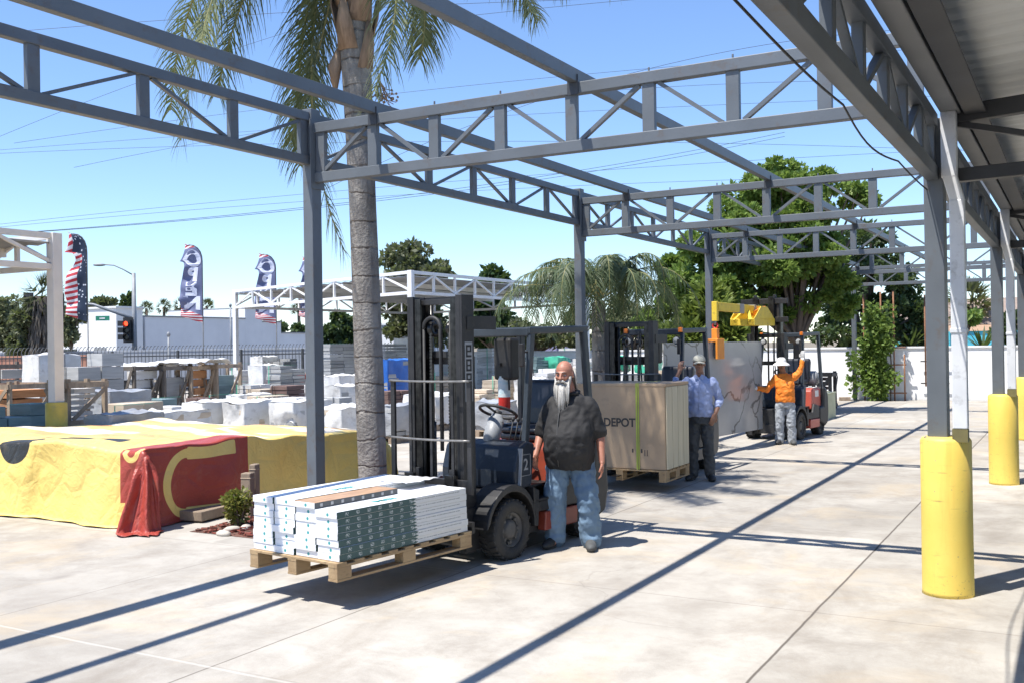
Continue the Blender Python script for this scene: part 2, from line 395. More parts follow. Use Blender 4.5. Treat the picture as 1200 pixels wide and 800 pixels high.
for k in range(1, 7):
    x = XR+.3+k*1.6; mb = MB(); mb.bb(x-.04, x+.04, -8, 34, ZE+.055+.65*(x-XR)/11.9, ZE+.155+.65*(x-XR)/11.9); part(mb, 'roof_purlin', dsteel, can)
mb = MB(); prof = []
for k in range(int(42.5/.0625)):
    y = -8.2+k*.0625*1.0; prof.append((y, [0, 0, .02, .02][k % 4]))
n = len(prof); vs = []
for x in (XR+.15, 11.2):
    for y, dz in prof: vs.append((x, y, ZE+.165+dz+.65*(x-XR)/11.9))
mb.add(vs, [(i, i+1, i+1+n, i+n) for i in range(n-1)]); rs = part(mb, 'roof_sheet', roofm, can)
md = rs.modifiers.new('solid', 'SOLIDIFY'); md.thickness = .0015
# a loose cable sagging under the eave truss
mb = MB(); pts = []
for k in range(28):
    s_ = k/27; y = 3.4+s_*5.6; pts.append((XR-.09+.03*math.sin(9*s_), y, 3.13-.05*abs(math.sin(3*math.pi*s_))))
pts += [(XR-.1, 8.30, 3.0), (XR-.095, 8.262, 2.4), (XR-.09, 8.262, 1.9)][:0]
mb.tube(pts, .006, 6); tag(mb.build('cable', pm('black_rubber', (.02, .02, .021), (.03, .03, .03), 20, .6)), 'loose black cable sagging along underside of the canopy eave truss', 'cable')
blk = MATS['black_rubber']
# ================================================================= BOLLARDS
def bollard_mat():
    m, t, b = nodes('yellow_bollard_paint'); P = pos(t)
    c = mixc(t, ramp(t, noise_n(t, P, 3, 5, .6), .3, .7), (.80, .60, .13), (.76, .54, .10))
    x, y, z = sep(t, P); low = ramp(t, z, .22, .0)
    ch = math_n(t, 'MULTIPLY', ramp(t, noise_n(t, P, 38, 5, .7), .60, .66), math_n(t, 'MULTIPLY_ADD', low, .8, .12)); c = mixc(t, ch, c, (.22, .17, .10))
    sp = N(t, 'TexVoronoi'); sp.inputs['Scale'].default_value = 13; t.links.new(P, sp.inputs['Vector'])
    c = mixc(t, math_n(t, 'MULTIPLY', ramp(t, sp.outputs['Distance'], .09, .05), .75), c, (.35, .28, .14))
    sc_ = math_n(t, 'MULTIPLY', math_n(t, 'MULTIPLY', ramp(t, noise_n(t, stretch(t, P, (3, 3, 30)), 1.6, 5, .7), .6, .7), ramp(t, noise_n(t, P, 2.4, 3), .5, .6)), .6); c = mixc(t, sc_, c, (.16, .13, .07))
    st = math_n(t, 'MULTIPLY', ramp(t, noise_n(t, stretch(t, P, (9, 9, .6)), 2.2, 4), .56, .75), .35); c = mixc(t, st, c, (.70, .36, .06))
    t.links.new(c, b.inputs['Base Color']); b.inputs['Roughness'].default_value = .55; bump(t, b, noise_n(t, P, 30, 3), .12, .01); return m
bm_ = bollard_mat()
tall = ['tall yellow bollard sleeve nearest the camera, chipped around its foot', 'yellow bollard sleeve round the second column, right of the far wall', 'yellow bollard sleeve round the third column, cut by the right edge']
for i, y in enumerate(YC[1:4]):
    mb = MB(); r = .183; H = 1.19
    mb.lathe([(.001, H+.012), (r-.04, H+.01), (r-.012, H), (r, H-.02), (r, .6), (r+.002, .03), (r+.004, .0), (r-.03, -.006)], n=40)
    tag(mb.build('bollard', bm_, None, 0, (XR+.035, y-.03, 0)), tall[i], 'bollard', 'yellow bollards round the canopy columns')
# ================================================================= WHITE BLOCK WALL AT THE END
def wall_mat():
    m, t, b = nodes('white_wall_paint'); P = pos(t)
    br = N(t, 'TexBrick'); br.inputs['Scale'].default_value = 1; br.inputs['Brick Width'].default_value = .4; br.inputs['Row Height'].default_value = .2; br.inputs['Mortar Size'].default_value = .008
    x, y, z = sep(t, P); cb = N(t, 'CombineXYZ'); t.links.new(x, cb.inputs[0]); t.links.new(z, cb.inputs[1]); t.links.new(cb.outputs[0], br.inputs['Vector'])
    c = mixc(t, ramp(t, noise_n(t, P, .8, 6, .6), .35, .7), (.90, .90, .89), (.83, .83, .82))
    c = mixc(t, math_n(t, 'MULTIPLY', ramp(t, z, .25, 0.), .35), c, (.5, .47, .42))
    t.links.new(c, b.inputs['Base Color']); b.inputs['Roughness'].default_value = .8
    bump(t, b, math_n(t, 'SUBTRACT', noise_n(t, P, 40, 3), math_n(t, 'MULTIPLY', br.outputs['Fac'], 1.)), .25, .01); return m
mb = MB(); mb.bb(-26, 15.5, 34.7, 34.9, -.02, 1.66); wall = empty('block_wall', (0, 34.8, 0), 0, 'long white painted block wall closing the far end of the yard', 'wall')
part(mb, 'wall_panel', wall_mat(), wall); mb = MB(); mb.bb(-26, 15.5, 34.66, 34.94, 1.66, 1.72); part(mb, 'wall_cap', pm('wall_cap_paint', (.78, .78, .77), (.7, .7, .69), 2, .8), wall, bev=.006)
# ================================================================= FORKLIFTS
tyre_m = pm('tyre_rubber', (.022, .022, .023), (.035, .034, .032), 9, .8, bs=.3, bscale=50)
rim_m = pm('rim_paint', (.05, .05, .052), (.08, .078, .075), 12, .55)
mast_m = pm('mast_black', (.014, .014, .015), (.026, .025, .025), 5, .5, dirt=(.05, .045, .04))
greased = pm('greased_steel', (.06, .058, .055), (.02, .02, .02), 14, .3, .7)
navy = pm('navy_panel', (.016, .023, .036), (.012, .018, .028), 4, .4, dirt=(.05, .055, .06))
guard_m = pm('guard_paint', (.04, .05, .06), (.03, .038, .046), 5, .4)
vinyl = pm('seat_vinyl', (.017, .02, .03), (.012, .014, .02), 5, .35, bs=.1, bscale=25)
orange_m = pm('orange_enamel', (.29, .056, .03), (.22, .042, .025), 3, .36, dirt=(.14, .045, .03))
red_m = pm('faded_red_enamel', (.52, .1, .065), (.42, .08, .055), 3, .34)
teal_m = pm('teal_enamel', (.03, .30, .32), (.025, .24, .26), 3, .34)
grey_pl = pm('grey_plastic', (.30, .31, .32), (.24, .25, .26), 6, .45)
steel_rod = pm('worn_bar', (.27, .26, .24), (.16, .155, .15), 10, .4, .5)
lamp_glass = pm('lamp_glass', (.42, .42, .40), (.34, .34, .32), 12, .12)
amber = pm('amber_lens', (.75, .2, .02), (.6, .15, .02), 20, .2)
white_s = pm('white_sticker', (.78, .77, .74), (.68, .67, .64), 8, .5)
chain_m = pm('chain_steel', (.12, .115, .105), (.05, .05, .05), 60, .35, .8)
def wheel(parent, x, y, r, wd, side):
    h = empty('wheel', (x, y, r)); h.parent = parent
    mb = MB(); w2 = wd/2
    mb.lathe([(r*.6, -w2), (r*.9, -w2), (r*.985, -w2*.86), (r, -w2*.6), (r, w2*.6), (r*.985, w2*.86), (r*.9, w2), (r*.6, w2), (r*.6, -w2)], axis='x', n=40)
    for k in range(26):       # tread lugs
        a = 2*math.pi*k/26
        for sd in (-1, 1):
            mb.box((sd*w2*.52, math.cos(a+sd*.06)*(r+.001), math.sin(a+sd*.06)*(r+.001)), (w2*.8, .030, .016), Matrix.Rotation(a+sd*.06-math.pi/2, 3, 'X') @ Matrix.Rotation(sd*.25, 3, 'Z'))
    mb.build('tyre', tyre_m, h)
    mb = MB(); s = side
    mb.lathe([(r*.6, -w2*.7*s), (r*.6, w2*.8*s), (r*.55, w2*.86*s), (r*.5, w2*.45*s), (r*.34, w2*.35*s), (r*.32, w2*.72*s), (r*.2, w2*.8*s), (.001, w2*.8*s)], axis='x', n=32)
    for k in range(8):
        a = 2*math.pi*k/8; mb.cyl((w2*.5*s, math.cos(a)*r*.42, math.sin(a)*r*.42), r*.055, w2*.35, 8, 0, (1, 0, 0))
    for k in range(6):
        a = 2*math.pi*(k+.5)/6; mb.box((w2*.52*s, math.cos(a)*r*.44, math.sin(a)*r*.44), (w2*.16, r*.1, r*.22), Matrix.Rotation(a, 3, 'X'))
    mb.build('rim', rim_m, h)
def forklift(loc, rz, label, c_body, c_cw, mw=.58, mh=2.4, inner_up=0., lift=.22, guard_c=guard_m, w=1.06, zc=None, lbr=True, sticker=True, num=None, gtop=2.08, sig=True, fork_l=1.08, forkx=.24, lbrz=1.64):
    t = empty('forklift', loc, rz, label, 'forklift', 'forklifts in a row')
    hw = w/2; r1, r2 = .27, .23
    # frame and fenders
    mb = MB(); mb.bb(-hw+.2, hw-.2, -.22, 1.3, .17, .6); mb.bb(-hw+.1, hw-.1, .36, 1.2, .17, .25)
    for s in (-1, 1):
        x0, x1 = (s*(hw-.25), s*hw) if s > 0 else (-hw, -hw+.25)
        arc = [(math.cos(a)*.345, r1+math.sin(a)*.345) for a in [rad(d) for d in range(8, 176, 12)]]
        out = [(math.cos(a)*.375, r1+.01+math.sin(a)*.40) for a in [rad(d) for d in range(175, 5, -12)]]
        mb.prism(arc+out, x0, x1)
        mb.prism([(.34, .25), (.40, .25), (.42, .58), (.33, .62)], x0, x1)
    mb.build('chassis', mast_m, t, .008)
    for s in (-1, 1):
        mb = MB(); x0, x1 = sorted((s*(hw-.09), s*(hw+.004)))
        mb.prism([(.50, .185), (1.06, .185), (1.07, .355), (.52, .365)], x0, x1); mb.build('side_panel', c_body if c_cw is mast_m else c_cw, t, .012)
        mb = MB(); mb.prism([(.42, .375), (1.08, .367), (1.1, .62), (.80, .66), (.72, .50), (.42, .47)], *sorted((s*(hw-.06), s*(hw-.012)))); mb.build('skirt_panel', mast_m, t, .012)
        mb = MB(); x0, x1 = sorted((s*(hw-.28), s*hw)); mb.bb(x0, x1, .36, .74, .478, .498); mb.build('step_plate', mast_m, t, .004)
    mb = MB(); mb.bb(-hw+.1, hw-.1, .3, .85, .60, .62); mb.build('floor_plate', mast_m, t)
    for s in (-1, 1):
        wheel(t, s*(hw-.1), 0, r1, .2, s); wheel(t, s*(hw-.13), 1.30, r2, .17, s)
    # engine hood, counterweight, dash
    mb = MB(); mb.prism([(.74, .55), (.78, .93), (.86, .985), (1.3, .985), (1.35, .93), (1.35, .55)], -hw+.06, hw-.06); mb.build('hood', c_body, t, .035, seg=3)
    mb = MB(); mb.prism([(1.1, .30), (1.46, .17), (1.62, .22), (1.68, .45), (1.66, .78), (1.58, .96), (1.40, 1.0), (1.36, .60), (1.1, .58)], -hw, hw); mb.build('counterweight', c_cw, t, .05, seg=3)
    mb = MB(); mb.bb(hw-.35, hw-.07, 1.0, 1.22, .986, .99); mb.bb(hw-.062, hw-.0585, .98, 1.2, .80, .93)
    mb.build('decal', white_s, t)
    cowl = MB(); cowl.prism([(.10, .60), (.10, .78), (.17, 1.0), (.30, 1.05), (.42, 1.02), (.36, .62)], -hw+.12, hw-.04); cowl = cowl.build('cowl', navy, t, .03, seg=3)
    mb = MB(); mb.bar((hw-.035, .135, .63), (hw-.035, .175, .99), .012, .05, (1, 0, 0)); mb.build('trim_strip', grey_pl, cowl)
    if num:
        text_obj('number', num, .15, grey_pl, cowl, (hw-.0385, .26, .83), (rad(90), 0, rad(90)), .0012, .002)
        mb = MB()
        for a in ((.185, .19, .73, .93), (.33, .335, .73, .93), (.185, .335, .73, .735), (.185, .335, .925, .93)): mb.bb(hw-.0405, hw-.0375, *a)
        mb.build('number_frame', grey_pl, cowl)
    mb = MB(); mb.tube([(.02, .30, .98), (.02, .36, 1.08), (.02, .43, 1.24)], [.06, .085, .075], 20); mb.tube([(.02, .42, 1.2), (.02, .445, 1.275)], [.08, .05], 16); mb.build('steering_column', grey_pl, t)
    sw = MB(); c = Vector((.02, .46, 1.30)); ax = Vector((0, .45, 1)).normalized(); u_ = Vector((1, 0, 0)); v_ = ax.cross(u_)
    sw.tube([c+(u_*math.cos(a)+v_*math.sin(a))*.185 for a in [2*math.pi*k/36 for k in range(37)]], .015, 8)
    for k in range(3): a = 2*math.pi*k/3+.4; sw.bar(c-ax*.02, c+(u_*math.cos(a)+v_*math.sin(a))*.18, .03, .012)
    sw.cyl(c-ax*.015, .04, .04, 16, 0, ax); sw.build('steering_wheel', blk, t)
    mb = MB()
    for k, x in enumerate((.22, .28, .34)): mb.tube([(x, .36, 1.0), (x+.01, .42, 1.22)], .007, 6); mb.ell((x+.01, .42, 1.235), (.018, .018, .022), 8)
    mb.build('control_lever', blk, t)
    st = empty('seat', (0, 1.08, .99)); st.parent = t
    mb = MB(); mb.bb(-.25, .25, -.26, .24, 0, .07); mb.bb(-.22, .22, -.27, .2, .071, .13); mb.bb(-.26, -.19, -.24, .2, .06, .16); mb.bb(.19, .26, -.24, .2, .06, .16); mb.build('cushion', vinyl, st, .03, seg=3)
    mb = MB(); mb.prism([(.18, .10), (.30, .10), (.40, .52), (.34, .60), (.26, .58), (.20, .3)], -.26, .26); mb.build('seat_back', vinyl, st, .04, seg=3)
    # overhead guard
    gd = MB(); gx = hw-.09; gx2 = gx-.04; ft, rt_ = (.50, 1.42)
    for s in (-1, 1):
        gd.bar((s*gx, .28, .62), (s*gx2, ft, gtop-.02), .05, .075, (0, 1, 0)); gd.bar((s*gx, 1.48, .98), (s*gx2, rt_, gtop), .06, .085, (0, 1, 0))
        gd.bar((s*gx2, ft-.05, gtop), (s*gx2, rt_+.06, gtop+.02), .055, .07)
    gd.bar((-gx2, ft-.02, gtop-.012), (gx2, ft-.02, gtop-.012), .07, .085); gd.bar((-gx2, rt_+.02, gtop+.015), (gx2, rt_+.02, gtop+.015), .06, .06)
    gd = gd.build('overhead_guard', guard_c, t, .012)
    for k in range(6):
        x = -gx2+2*gx2*(k+1)/7; mb = MB(); mb.bar((x, ft, gtop+.012), (x, rt_, gtop+.03), .022, .04); mb.build('guard_bar', guard_c, gd)
    mb = MB(); mb.bb(gx2-.02, gx2+.028, ft-.18, ft-.135, gtop-.34, gtop-.12); mb.bar((gx2, ft-.13, gtop-.2), (gx2, ft-.02, gtop-.2), .02, .02); mb.build('work_lamp', mast_m, gd, .01)
    for s in (-1, 1):
        if not sig: continue
        mb = MB(); mb.lathe([(.001, -.075), (.05, -.07), (.062, -.045), (.06, .0), (.04, .03)], (s*(gx2-.05), ft-.06, gtop-.14), 'y', 18); hl = mb.build('headlight', mast_m, t)
        mb = MB(); mb.lathe([(.001, -.079), (.035, -.077), (.05, -.0705)], (s*(gx2-.05), ft-.06, gtop-.14), 'y', 18); mb.build('lens', lamp_glass, hl)
        mb = MB(); mb.bb(s*gx2-.03, s*gx2+.03, ft-.10, ft-.055, gtop-.02, gtop+.05); mb.build('turn_signal', amber, t, .008)
    # extinguisher strapped to the far front leg
    fe = MB(); ex, ey, ez = -gx+.34, .72, 1.30; fe.lathe([(.001, 0), (.055, .005), (.06, .03), (.06, .33), (.05, .38), (.022, .405), (.022, .44), (.001, .44)], (ex, ey, ez), 'z', 18); fe = fe.build('extinguisher', pm('signal_red', (.6, .03, .02), (.5, .025, .02), 9, .3), t)
    mb = MB(); mb.lathe([(.0615, .13), (.0615, .34)], (ex, ey, ez), 'z', 18); mb.build('extinguisher_label', pm('pale_label', (.45, .62, .68), (.7, .72, .7), 9, .5, st=(1, 1, 3)), fe)
    mb = MB(); mb.bb(ex-.09, ex+.13, ey-.06, ey+.1, gtop-.48, gtop-.06); mb.build('tool_bag', mast_m, t, .03)
    mb = MB(); mb.bb(ex-.02, ex+.02, ey-.09, ey+.02, ez+.44, ez+.47); mb.tube([(ex, ey-.02, ez+.43), (ex+.08, ey-.03, ez+.40), (ex+.085, ey-.03, ez+.2)], .01, 6); mb.build('extinguisher_valve', blk, fe)
    # mast
    ms = empty('mast', (0, -.36, 0)); ms.parent = t
    def rails(name, half, zb, zt_, sz, mat):
        for s in (-1, 1):
            mb = MB(); x = s*half
            mb.bb(x-.012, x+.012, -sz, sz, zb, zt_)                         # web
            for yy in (-sz, sz-.02): mb.bb(*sorted((x-s*.012, x-s*.062)), yy, yy+.02, zb, zt_)
            mb.build(name, mat, ms, .003)
    rails('outer_rail', mw/2+.04, .1, mh, .085, mast_m); rails('inner_rail', mw/2-.035, .14+inner_up, mh-.02+inner_up, .07, greased)
    for zz, hgt, yy in ((mh-.07, .068, .092), (mh-.62, .08, .092), (.12, .18, .07)): mb = MB(); mb.bb(-mw/2-.03, mw/2+.03, yy, yy+.02, zz, zz+hgt); mb.build('mast_brace', mast_m, ms, .004)
    for s in (-1, 1):
        mb = MB(); mb.bb(*sorted((s*(mw/2+.053), s*(mw/2+.06))), -.02, .40, mh-.31, mh-.19); mb.build('tilt_plate', mast_m, ms, .002)
        mb = MB(); mb.bb(*sorted((s*(mw/2+.053), s*(mw/2+.07))), -.09, .16, .12, .5); mb.build('mast_foot', mast_m, ms, .004)
    for zz, hgt, yy in ((mh-.08, .05, -.03), (mh-.56, .06, .03)): mb = MB(); mb.bb(-mw/2+.03, mw/2-.03, yy, yy+.04, zz+inner_up, zz+hgt+inner_up); mb.build('inner_brace', mast_m, ms, .004)
    for s in (-1, 1):
        mb = MB(); mb.tube([(s*(mw/2-.1), .08, .15), (s*(mw/2-.1), .08, 1.25)], .034, 12); mb.tube([(s*(mw/2-.1), .08, 1.25), (s*(mw/2-.1), .08, mh-.08+inner_up)], .02, 10); mb.build('lift_cylinder', greased, ms)
        ch = MB(); zz = lift+.45
        while zz < mh-.32+inner_up:
            ch.bb(s*.11-.014, s*.11+.014, -.012, .012, zz, zz+.019); ch.bb(s*.11-.009, s*.11+.009, -.009, .009, zz+.019, zz+.03); zz += .03
        ch.build('lift_chain', chain_m, ms)
        mb = MB(); mb.lathe([(.03, -.02), (.075, -.02), (.062, -.008), (.062, .008), (.075, .02), (.03, .02), (.03, -.02)], (s*.11, .04, mh-.3+inner_up), 'x', 20); mb.build('chain_wheel', greased, ms)
    mb = MB(); cx = -.07; rr = .105
    mb.tube([(cx-rr, -.035, lift+.5), (cx-rr, -.035, mh-.3+inner_up)]+[(cx+math.cos(a)*rr, -.035, mh-.3+inner_up+math.sin(a)*rr) for a in [math.pi-math.pi*k/12 for k in range(13)]]+[(cx+rr, -.035, mh-.3+inner_up), (cx+rr, -.035, 1.0)], .018, 8)
    mb.tube([(.16, -.02, mh-.15+inner_up), (.155, -.02, 1.6), (.19, -.02, 1.1), (.17, -.02, .8)], .011, 6); mb.tube([(.13, -.02, mh-.15), (.135, -.02, 1.5), (.10, -.02, .8)], .009, 6); mb.build('hydraulic_hose', blk, ms)
    if sticker:
        mb = MB(); mb.bb(mw/2+.0525, mw/2+.0545, -.05, .055, mh-.95, mh-.42)
        k = mb.build('mast_sticker', grey_pl, ms); mb = MB()
        for i in range(4):
            z0 = mh-.93+i*.125
            for (a, b_, c0, c1) in ((-.035, .04, .0, .018), (-.035, .04, .09, .108), (-.035, -.015, .0, .108), (.02, .04, .05 if i % 2 else .0, .108), (-.035, .04, .045, .06)):
                mb.bb(mw/2+.0547, mw/2+.0557, a, b_, z0+c0, z0+c1)
        mb.build('sticker_print', blk, k)
    # carriage, forks, backrest
    ca = MB(); z0 = lift
    ca.bb(-w/2+.07, w/2-.07, -.145, -.105, z0+.06, z0+.16); ca.bb(-w/2+.07, w/2-.07, -.145, -.105, z0+.42, z0+.52)
    for s in (-1, 1): ca.bb(s*.2-.02, s*.2+.02, -.12, -.03, z0+.02, z0+.6); ca.bb(s*(mw/2-.06)-.03, s*(mw/2-.06)+.03, -.11, .0, z0+.1, z0+.5)
    ca = ca.build('carriage', mast_m, ms, .004)
    for s in (-1, 1):
        mb = MB(); x = s*forkx
        mb.prism([(-.19, z0+.56), (-.15, z0+.56), (-.15, z0+.045), (-.19, z0+.0), (-.19-fork_l, z0+.012), (-.19-fork_l, z0+.022), (-.22, z0+.045), (-.19, z0+.08)], x-.055, x+.055); mb.build('fork', greased, ms, .003)
    if lbr:
        z1 = lbrz; b0 = z0+.5
        mb = MB(); hw2 = w/2-.075
        for s in (-1, 1): mb.bar((s*hw2, -.15, b0-.1), (s*hw2, -.15, z1), .05, .028, (0, 1, 0))
        for x in (-hw2*.55, -.0, hw2*.55): mb.bar((x, -.14, b0), (x, -.14, z1-.02), .03, .018, (0, 1, 0))
        lb = mb.build('load_backrest', mast_m, ms, .004)
        for zz in (z1, z1-.52):
            mb = MB(); mb.tube([(x, -.175-.02*math.cos(x/hw2*1.5), zz-.008*math.cos(3*x)) for x in [hw2*(k/6-1)*1.04 for k in range(13)]], .011, 6); mb.build('backrest_bar', steel_rod, lb)
    # gas bottle on the counterweight
    mb = MB(); mb.lathe([(.001, -.38), (.10, -.37), (.15, -.31), (.155, .31), (.10, .37), (.001, .38)], (0, 1.56, 1.16), 'x', 24); mb.build('gas_bottle', grey_pl, t)
    mb = MB(); mb.bb(-.25, -.2, 1.42, 1.66, 1.0, 1.03); mb.bb(.2, .25, 1.42, 1.66, 1.0, 1.03); mb.build('bottle_bracket', mast_m, t)
    return t, ms
fk1, ms1 = forklift((-5.03, 8.05, 0), rad(-7.5), 'black masted forklift with orange hood nearest the camera, number 2 on its dash', orange_m, mast_m, .55, 2.4, 0, .245, num='2', sig=False)
fk2, ms2 = forklift((-5.58, 13.78, 0), rad(-2), 'navy masted forklift in the middle of the row, behind the cardboard crate', teal_m, navy, .66, 2.26, 0, .2, w=1.14, sticker=False, guard_c=navy, forkx=.3, gtop=2.12, lbrz=1.52)
fk3, ms3 = forklift((-5.35, 20.25, 0), rad(-6), 'farthest forklift with raised dark mast, carrying the yellow jib', red_m, mast_m, .66, 2.1, .72, 2.26, w=1.1, lbr=False, sticker=False, forkx=.16, fork_l=.95)
# ================================================================= LOADS ON THE FORKLIFTS
wood = pm('pallet_wood', (.44, .31, .17), (.33, .22, .115), 7, .8, bs=.3, bscale=30, st=(1, .25, 1), dirt=(.2, .13, .07), island=.22)
woodw = pm('weathered_wood', (.36, .28, .20), (.25, .19, .14), 7, .9, bs=.3, bscale=30, st=(1, 1, .3), dirt=(.10, .08, .065), island=.3)
def pallet(loc, rz, lx, ly, label, h=.14, mat=None, nb=7, group='wooden pallets'):
    """two-way pallet: three stringers of blocks, top boards across, bottom runners; origin at its underside"""
    t = empty('pallet', loc, rz, label, 'pallet', group); mat = mat or wood
    for s in (-1, 0, 1):
        x = s*(lx/2-.05); mb = MB(); mb.bb(x-.05, x+.05, -ly/2, ly/2, 0, .018); mb.build('runner', mat, t, .002)
        for q in (-1, -.0, 1):
            y = q*(ly/2-.075); mb = MB(); mb.bb(x-.048, x+.048, y-.073, y+.073, .0182, h-.038); mb.build('block', mat, t, .003)
        mb = MB(); mb.bb(x-.049, x+.049, -ly/2, ly/2, h-.0378, h-.0182); mb.build('stringer', mat, t, .002)
    for k in range(nb):
        y = -ly/2+.05+(ly-.1)*k/(nb-1); mb = MB(); mb.bb(-lx/2, lx/2, y-.05, y+.05, h-.018, h); mb.build('deck_board', mat, t, .002)
    return t
# --- tile boxes on the near pallet (axis of the first forklift)
fl = Matrix.Rotation(rad(-7.5), 4, 'Z'); fl.translation = Vector((-5.0, 8.05, 0))
def L1(x, y, z): return fl @ Vector((x, y, z))
PB = .215; LY0, LY1 = -2.17, -.60; pc = L1(0, (LY0+LY1)/2, PB)
pallet(pc, rad(-7.5), 1.0, LY1-LY0, 'pale wooden pallet on the forks of the nearest forklift, under white tile boxes', .14, nb=9)
# box faces: print on the long flank, dots on the end, white lid
def box_mats():
    out = []
    m, t, b = nodes('tile_box_card'); P = pos(t); out.append(m)
    c = mixc(t, ramp(t, noise_n(t, P, 5, 4), .4, .7), (.80, .80, .81), (.73, .735, .75)); t.links.new(c, b.inputs['Base Color']); b.inputs['Roughness'].default_value = .45
    m, t, b = nodes('tile_box_end'); O = objc(t); x, y, z = sep(t, O); out.append(m)
    d = math_n(t, 'ADD', math_n(t, 'POWER', math_n(t, 'SUBTRACT', x, .02), 2.), math_n(t, 'POWER', z, 2.)); f = ramp(t, d, .00022, .00012)
    ln_ = math_n(t, 'MULTIPLY', ramp(t, math_n(t, 'ABSOLUTE', math_n(t, 'ADD', z, .012)), .003, .001), ramp(t, noise_n(t, stretch(t, O, (60, 1, 1)), 3, 2), .55, .6))
    c = mixc(t, f, (.79, .79, .80), (.04, .30, .30)); c = mixc(t, math_n(t, 'MULTIPLY', ln_, .25), c, (.35, .37, .4)); t.links.new(c, b.inputs['Base Color']); b.inputs['Roughness'].default_value = .45
    m, t, b = nodes('tile_box_flank'); O = objc(t); x, y, z = sep(t, O); out.append(m)
    saw = math_n(t, 'MULTIPLY', math_n(t, 'ABSOLUTE', math_n(t, 'SUBTRACT', math_n(t, 'FRACT', math_n(t, 'MULTIPLY', z, 36)), .5)), .09)
    g = math_n(t, 'LESS_THAN', math_n(t, 'ADD', y, saw), .12)
    fy = math_n(t, 'ABSOLUTE', math_n(t, 'SUBTRACT', math_n(t, 'FRACT', math_n(t, 'MULTIPLY', y, 8.5)), .5))
    wv = noise_n(t, stretch(t, O, (1, 45, 90)), 2.2, 2, .5)
    mk = math_n(t, 'MULTIPLY', math_n(t, 'LESS_THAN', fy, .16), math_n(t, 'LESS_THAN', math_n(t, 'ABSOLUTE', z), .013)); mk = math_n(t, 'MULTIPLY', mk, ramp(t, wv, .45, .55))
    green = mixc(t, math_n(t, 'MULTIPLY', mk, .8), (.035, .085, .085), (.55, .58, .58))
    tl = math_n(t, 'MULTIPLY', math_n(t, 'LESS_THAN', math_n(t, 'ABSOLUTE', math_n(t, 'ADD', z, -.004)), .004), ramp(t, noise_n(t, stretch(t, O, (1, 90, 1)), 1.6, 2), .42, .5)); tl = math_n(t, 'MULTIPLY', tl, math_n(t, 'LESS_THAN', y, .66))
    gr = mixc(t, math_n(t, 'MULTIPLY', tl, .75), (.62, .63, .63), (.13, .15, .16))
    c = mixc(t, g, gr, green); t.links.new(c, b.inputs['Base Color']); b.inputs['Roughness'].default_value = .5
    out.append(pm('wood_print', (.52, .33, .19), (.36, .21, .12), 4, .4, st=(6, 1, 1)))
    m, t, b = nodes('box_side_plain'); out.append(m); O = objc(t); x, y, z = sep(t, O)
    fy = math_n(t, 'ABSOLUTE', math_n(t, 'SUBTRACT', math_n(t, 'FRACT', math_n(t, 'MULTIPLY', y, 9)), .5)); mk = math_n(t, 'MULTIPLY', math_n(t, 'LESS_THAN', fy, .12), math_n(t, 'LESS_THAN', math_n(t, 'ABSOLUTE', z), .012))
    c = mixc(t, mk, (.08, .085, .09), (.4, .4, .4)); t.links.new(c, b.inputs['Base Color']); b.inputs['Roughness'].default_value = .5
    return out
TB = box_mats(); teal_ink = pm('teal_ink', (.05, .33, .33), (.05, .28, .28), 9, .5)
ORD = ['topmost', 'second from the top', 'third from the top', 'fourth from the top', 'fifth from the top', 'sixth from the top', 'seventh from the top', 'lowest']
COLN = ['in the row farthest from the man', 'in the second row, beside the far edge', 'in the third row, under the wood-print box', 'in the row on the printed dark-green flank']
def tile_box(c, rz, sx, sy, sz, label, top=0, txt=False):
    mb = MB(); hx, hy, hz = sx/2-.001, sy/2, sz/2-.0008
    vs = [(-hx, -hy, -hz), (hx, -hy, -hz), (hx, hy, -hz), (-hx, hy, -hz), (-hx, -hy, hz), (hx, -hy, hz), (hx, hy, hz), (-hx, hy, hz)]
    for f, mi in (((3, 2, 1, 0), 0), ((4, 5, 6, 7), 3 if top else 0), ((0, 1, 5, 4), 1), ((1, 2, 6, 5), 4 if top else 2), ((2, 3, 7, 6), 1), ((3, 0, 4, 7), 2)): mb.f.append(f); mb.mi.append(mi); mb.sm.append(False)
    mb.v = vs; o = mb.build('tile_box', TB, None, .003, c, (0, 0, rz)); tag(o, label, 'box', 'tile boxes on the near pallet')
    if txt: text_obj('printed_logo', 'MSI', .10, teal_ink, o, (0, -.12, hz+.0012), (0, 0, rad(90)), .0006, .003, 1.7)
    return o
bh = .0535; z0 = PB+.1415; yc = (LY0+LY1)/2
for ci, x in enumerate((-.365, -.122, .122, .366)):
    n = [8, 8, 7, 7][ci]
    for k in range(n):
        jy = rnd.uniform(-.012, .012); jx = rnd.uniform(-.004, .004)
        if ci == 3 and k == n-1: jy -= .03; jx += .006
        q = L1(x+jx, yc+jy, z0+bh*(k+.5)); nm = ORD[n-1-k] if k else 'lowest'
        tile_box(q, rad(-7.5+rnd.uniform(-.25, .25)), .24, 1.5, bh, f'long white tile box {COLN[ci]}, {nm}', 0, k == n-1 and ci in (1, 3))
q = L1(.112, yc-.30, z0+bh*7+.024); tile_box(q, rad(-7), .24, .92, .047, 'short tile box with brown wood-print lid, lying on the third row', 1)
mb = MB(); mb.grid(lambda u, v: L1(-.18+.34*u, -1.05+.42*v, z0+bh*8+.006+.02*noise.noise(Vector((u*4, v*4, 3)))), 18, 18)
o = tag(mb.build('plastic_wrap', pm('clear_film', (.8, .8, .8), (.68, .68, .7), 9, .18)), 'crumpled clear film and card lying on the tile boxes, beside the backrest', 'wrapping'); md = o.modifiers.new('s', 'SOLIDIFY'); md.thickness = .002
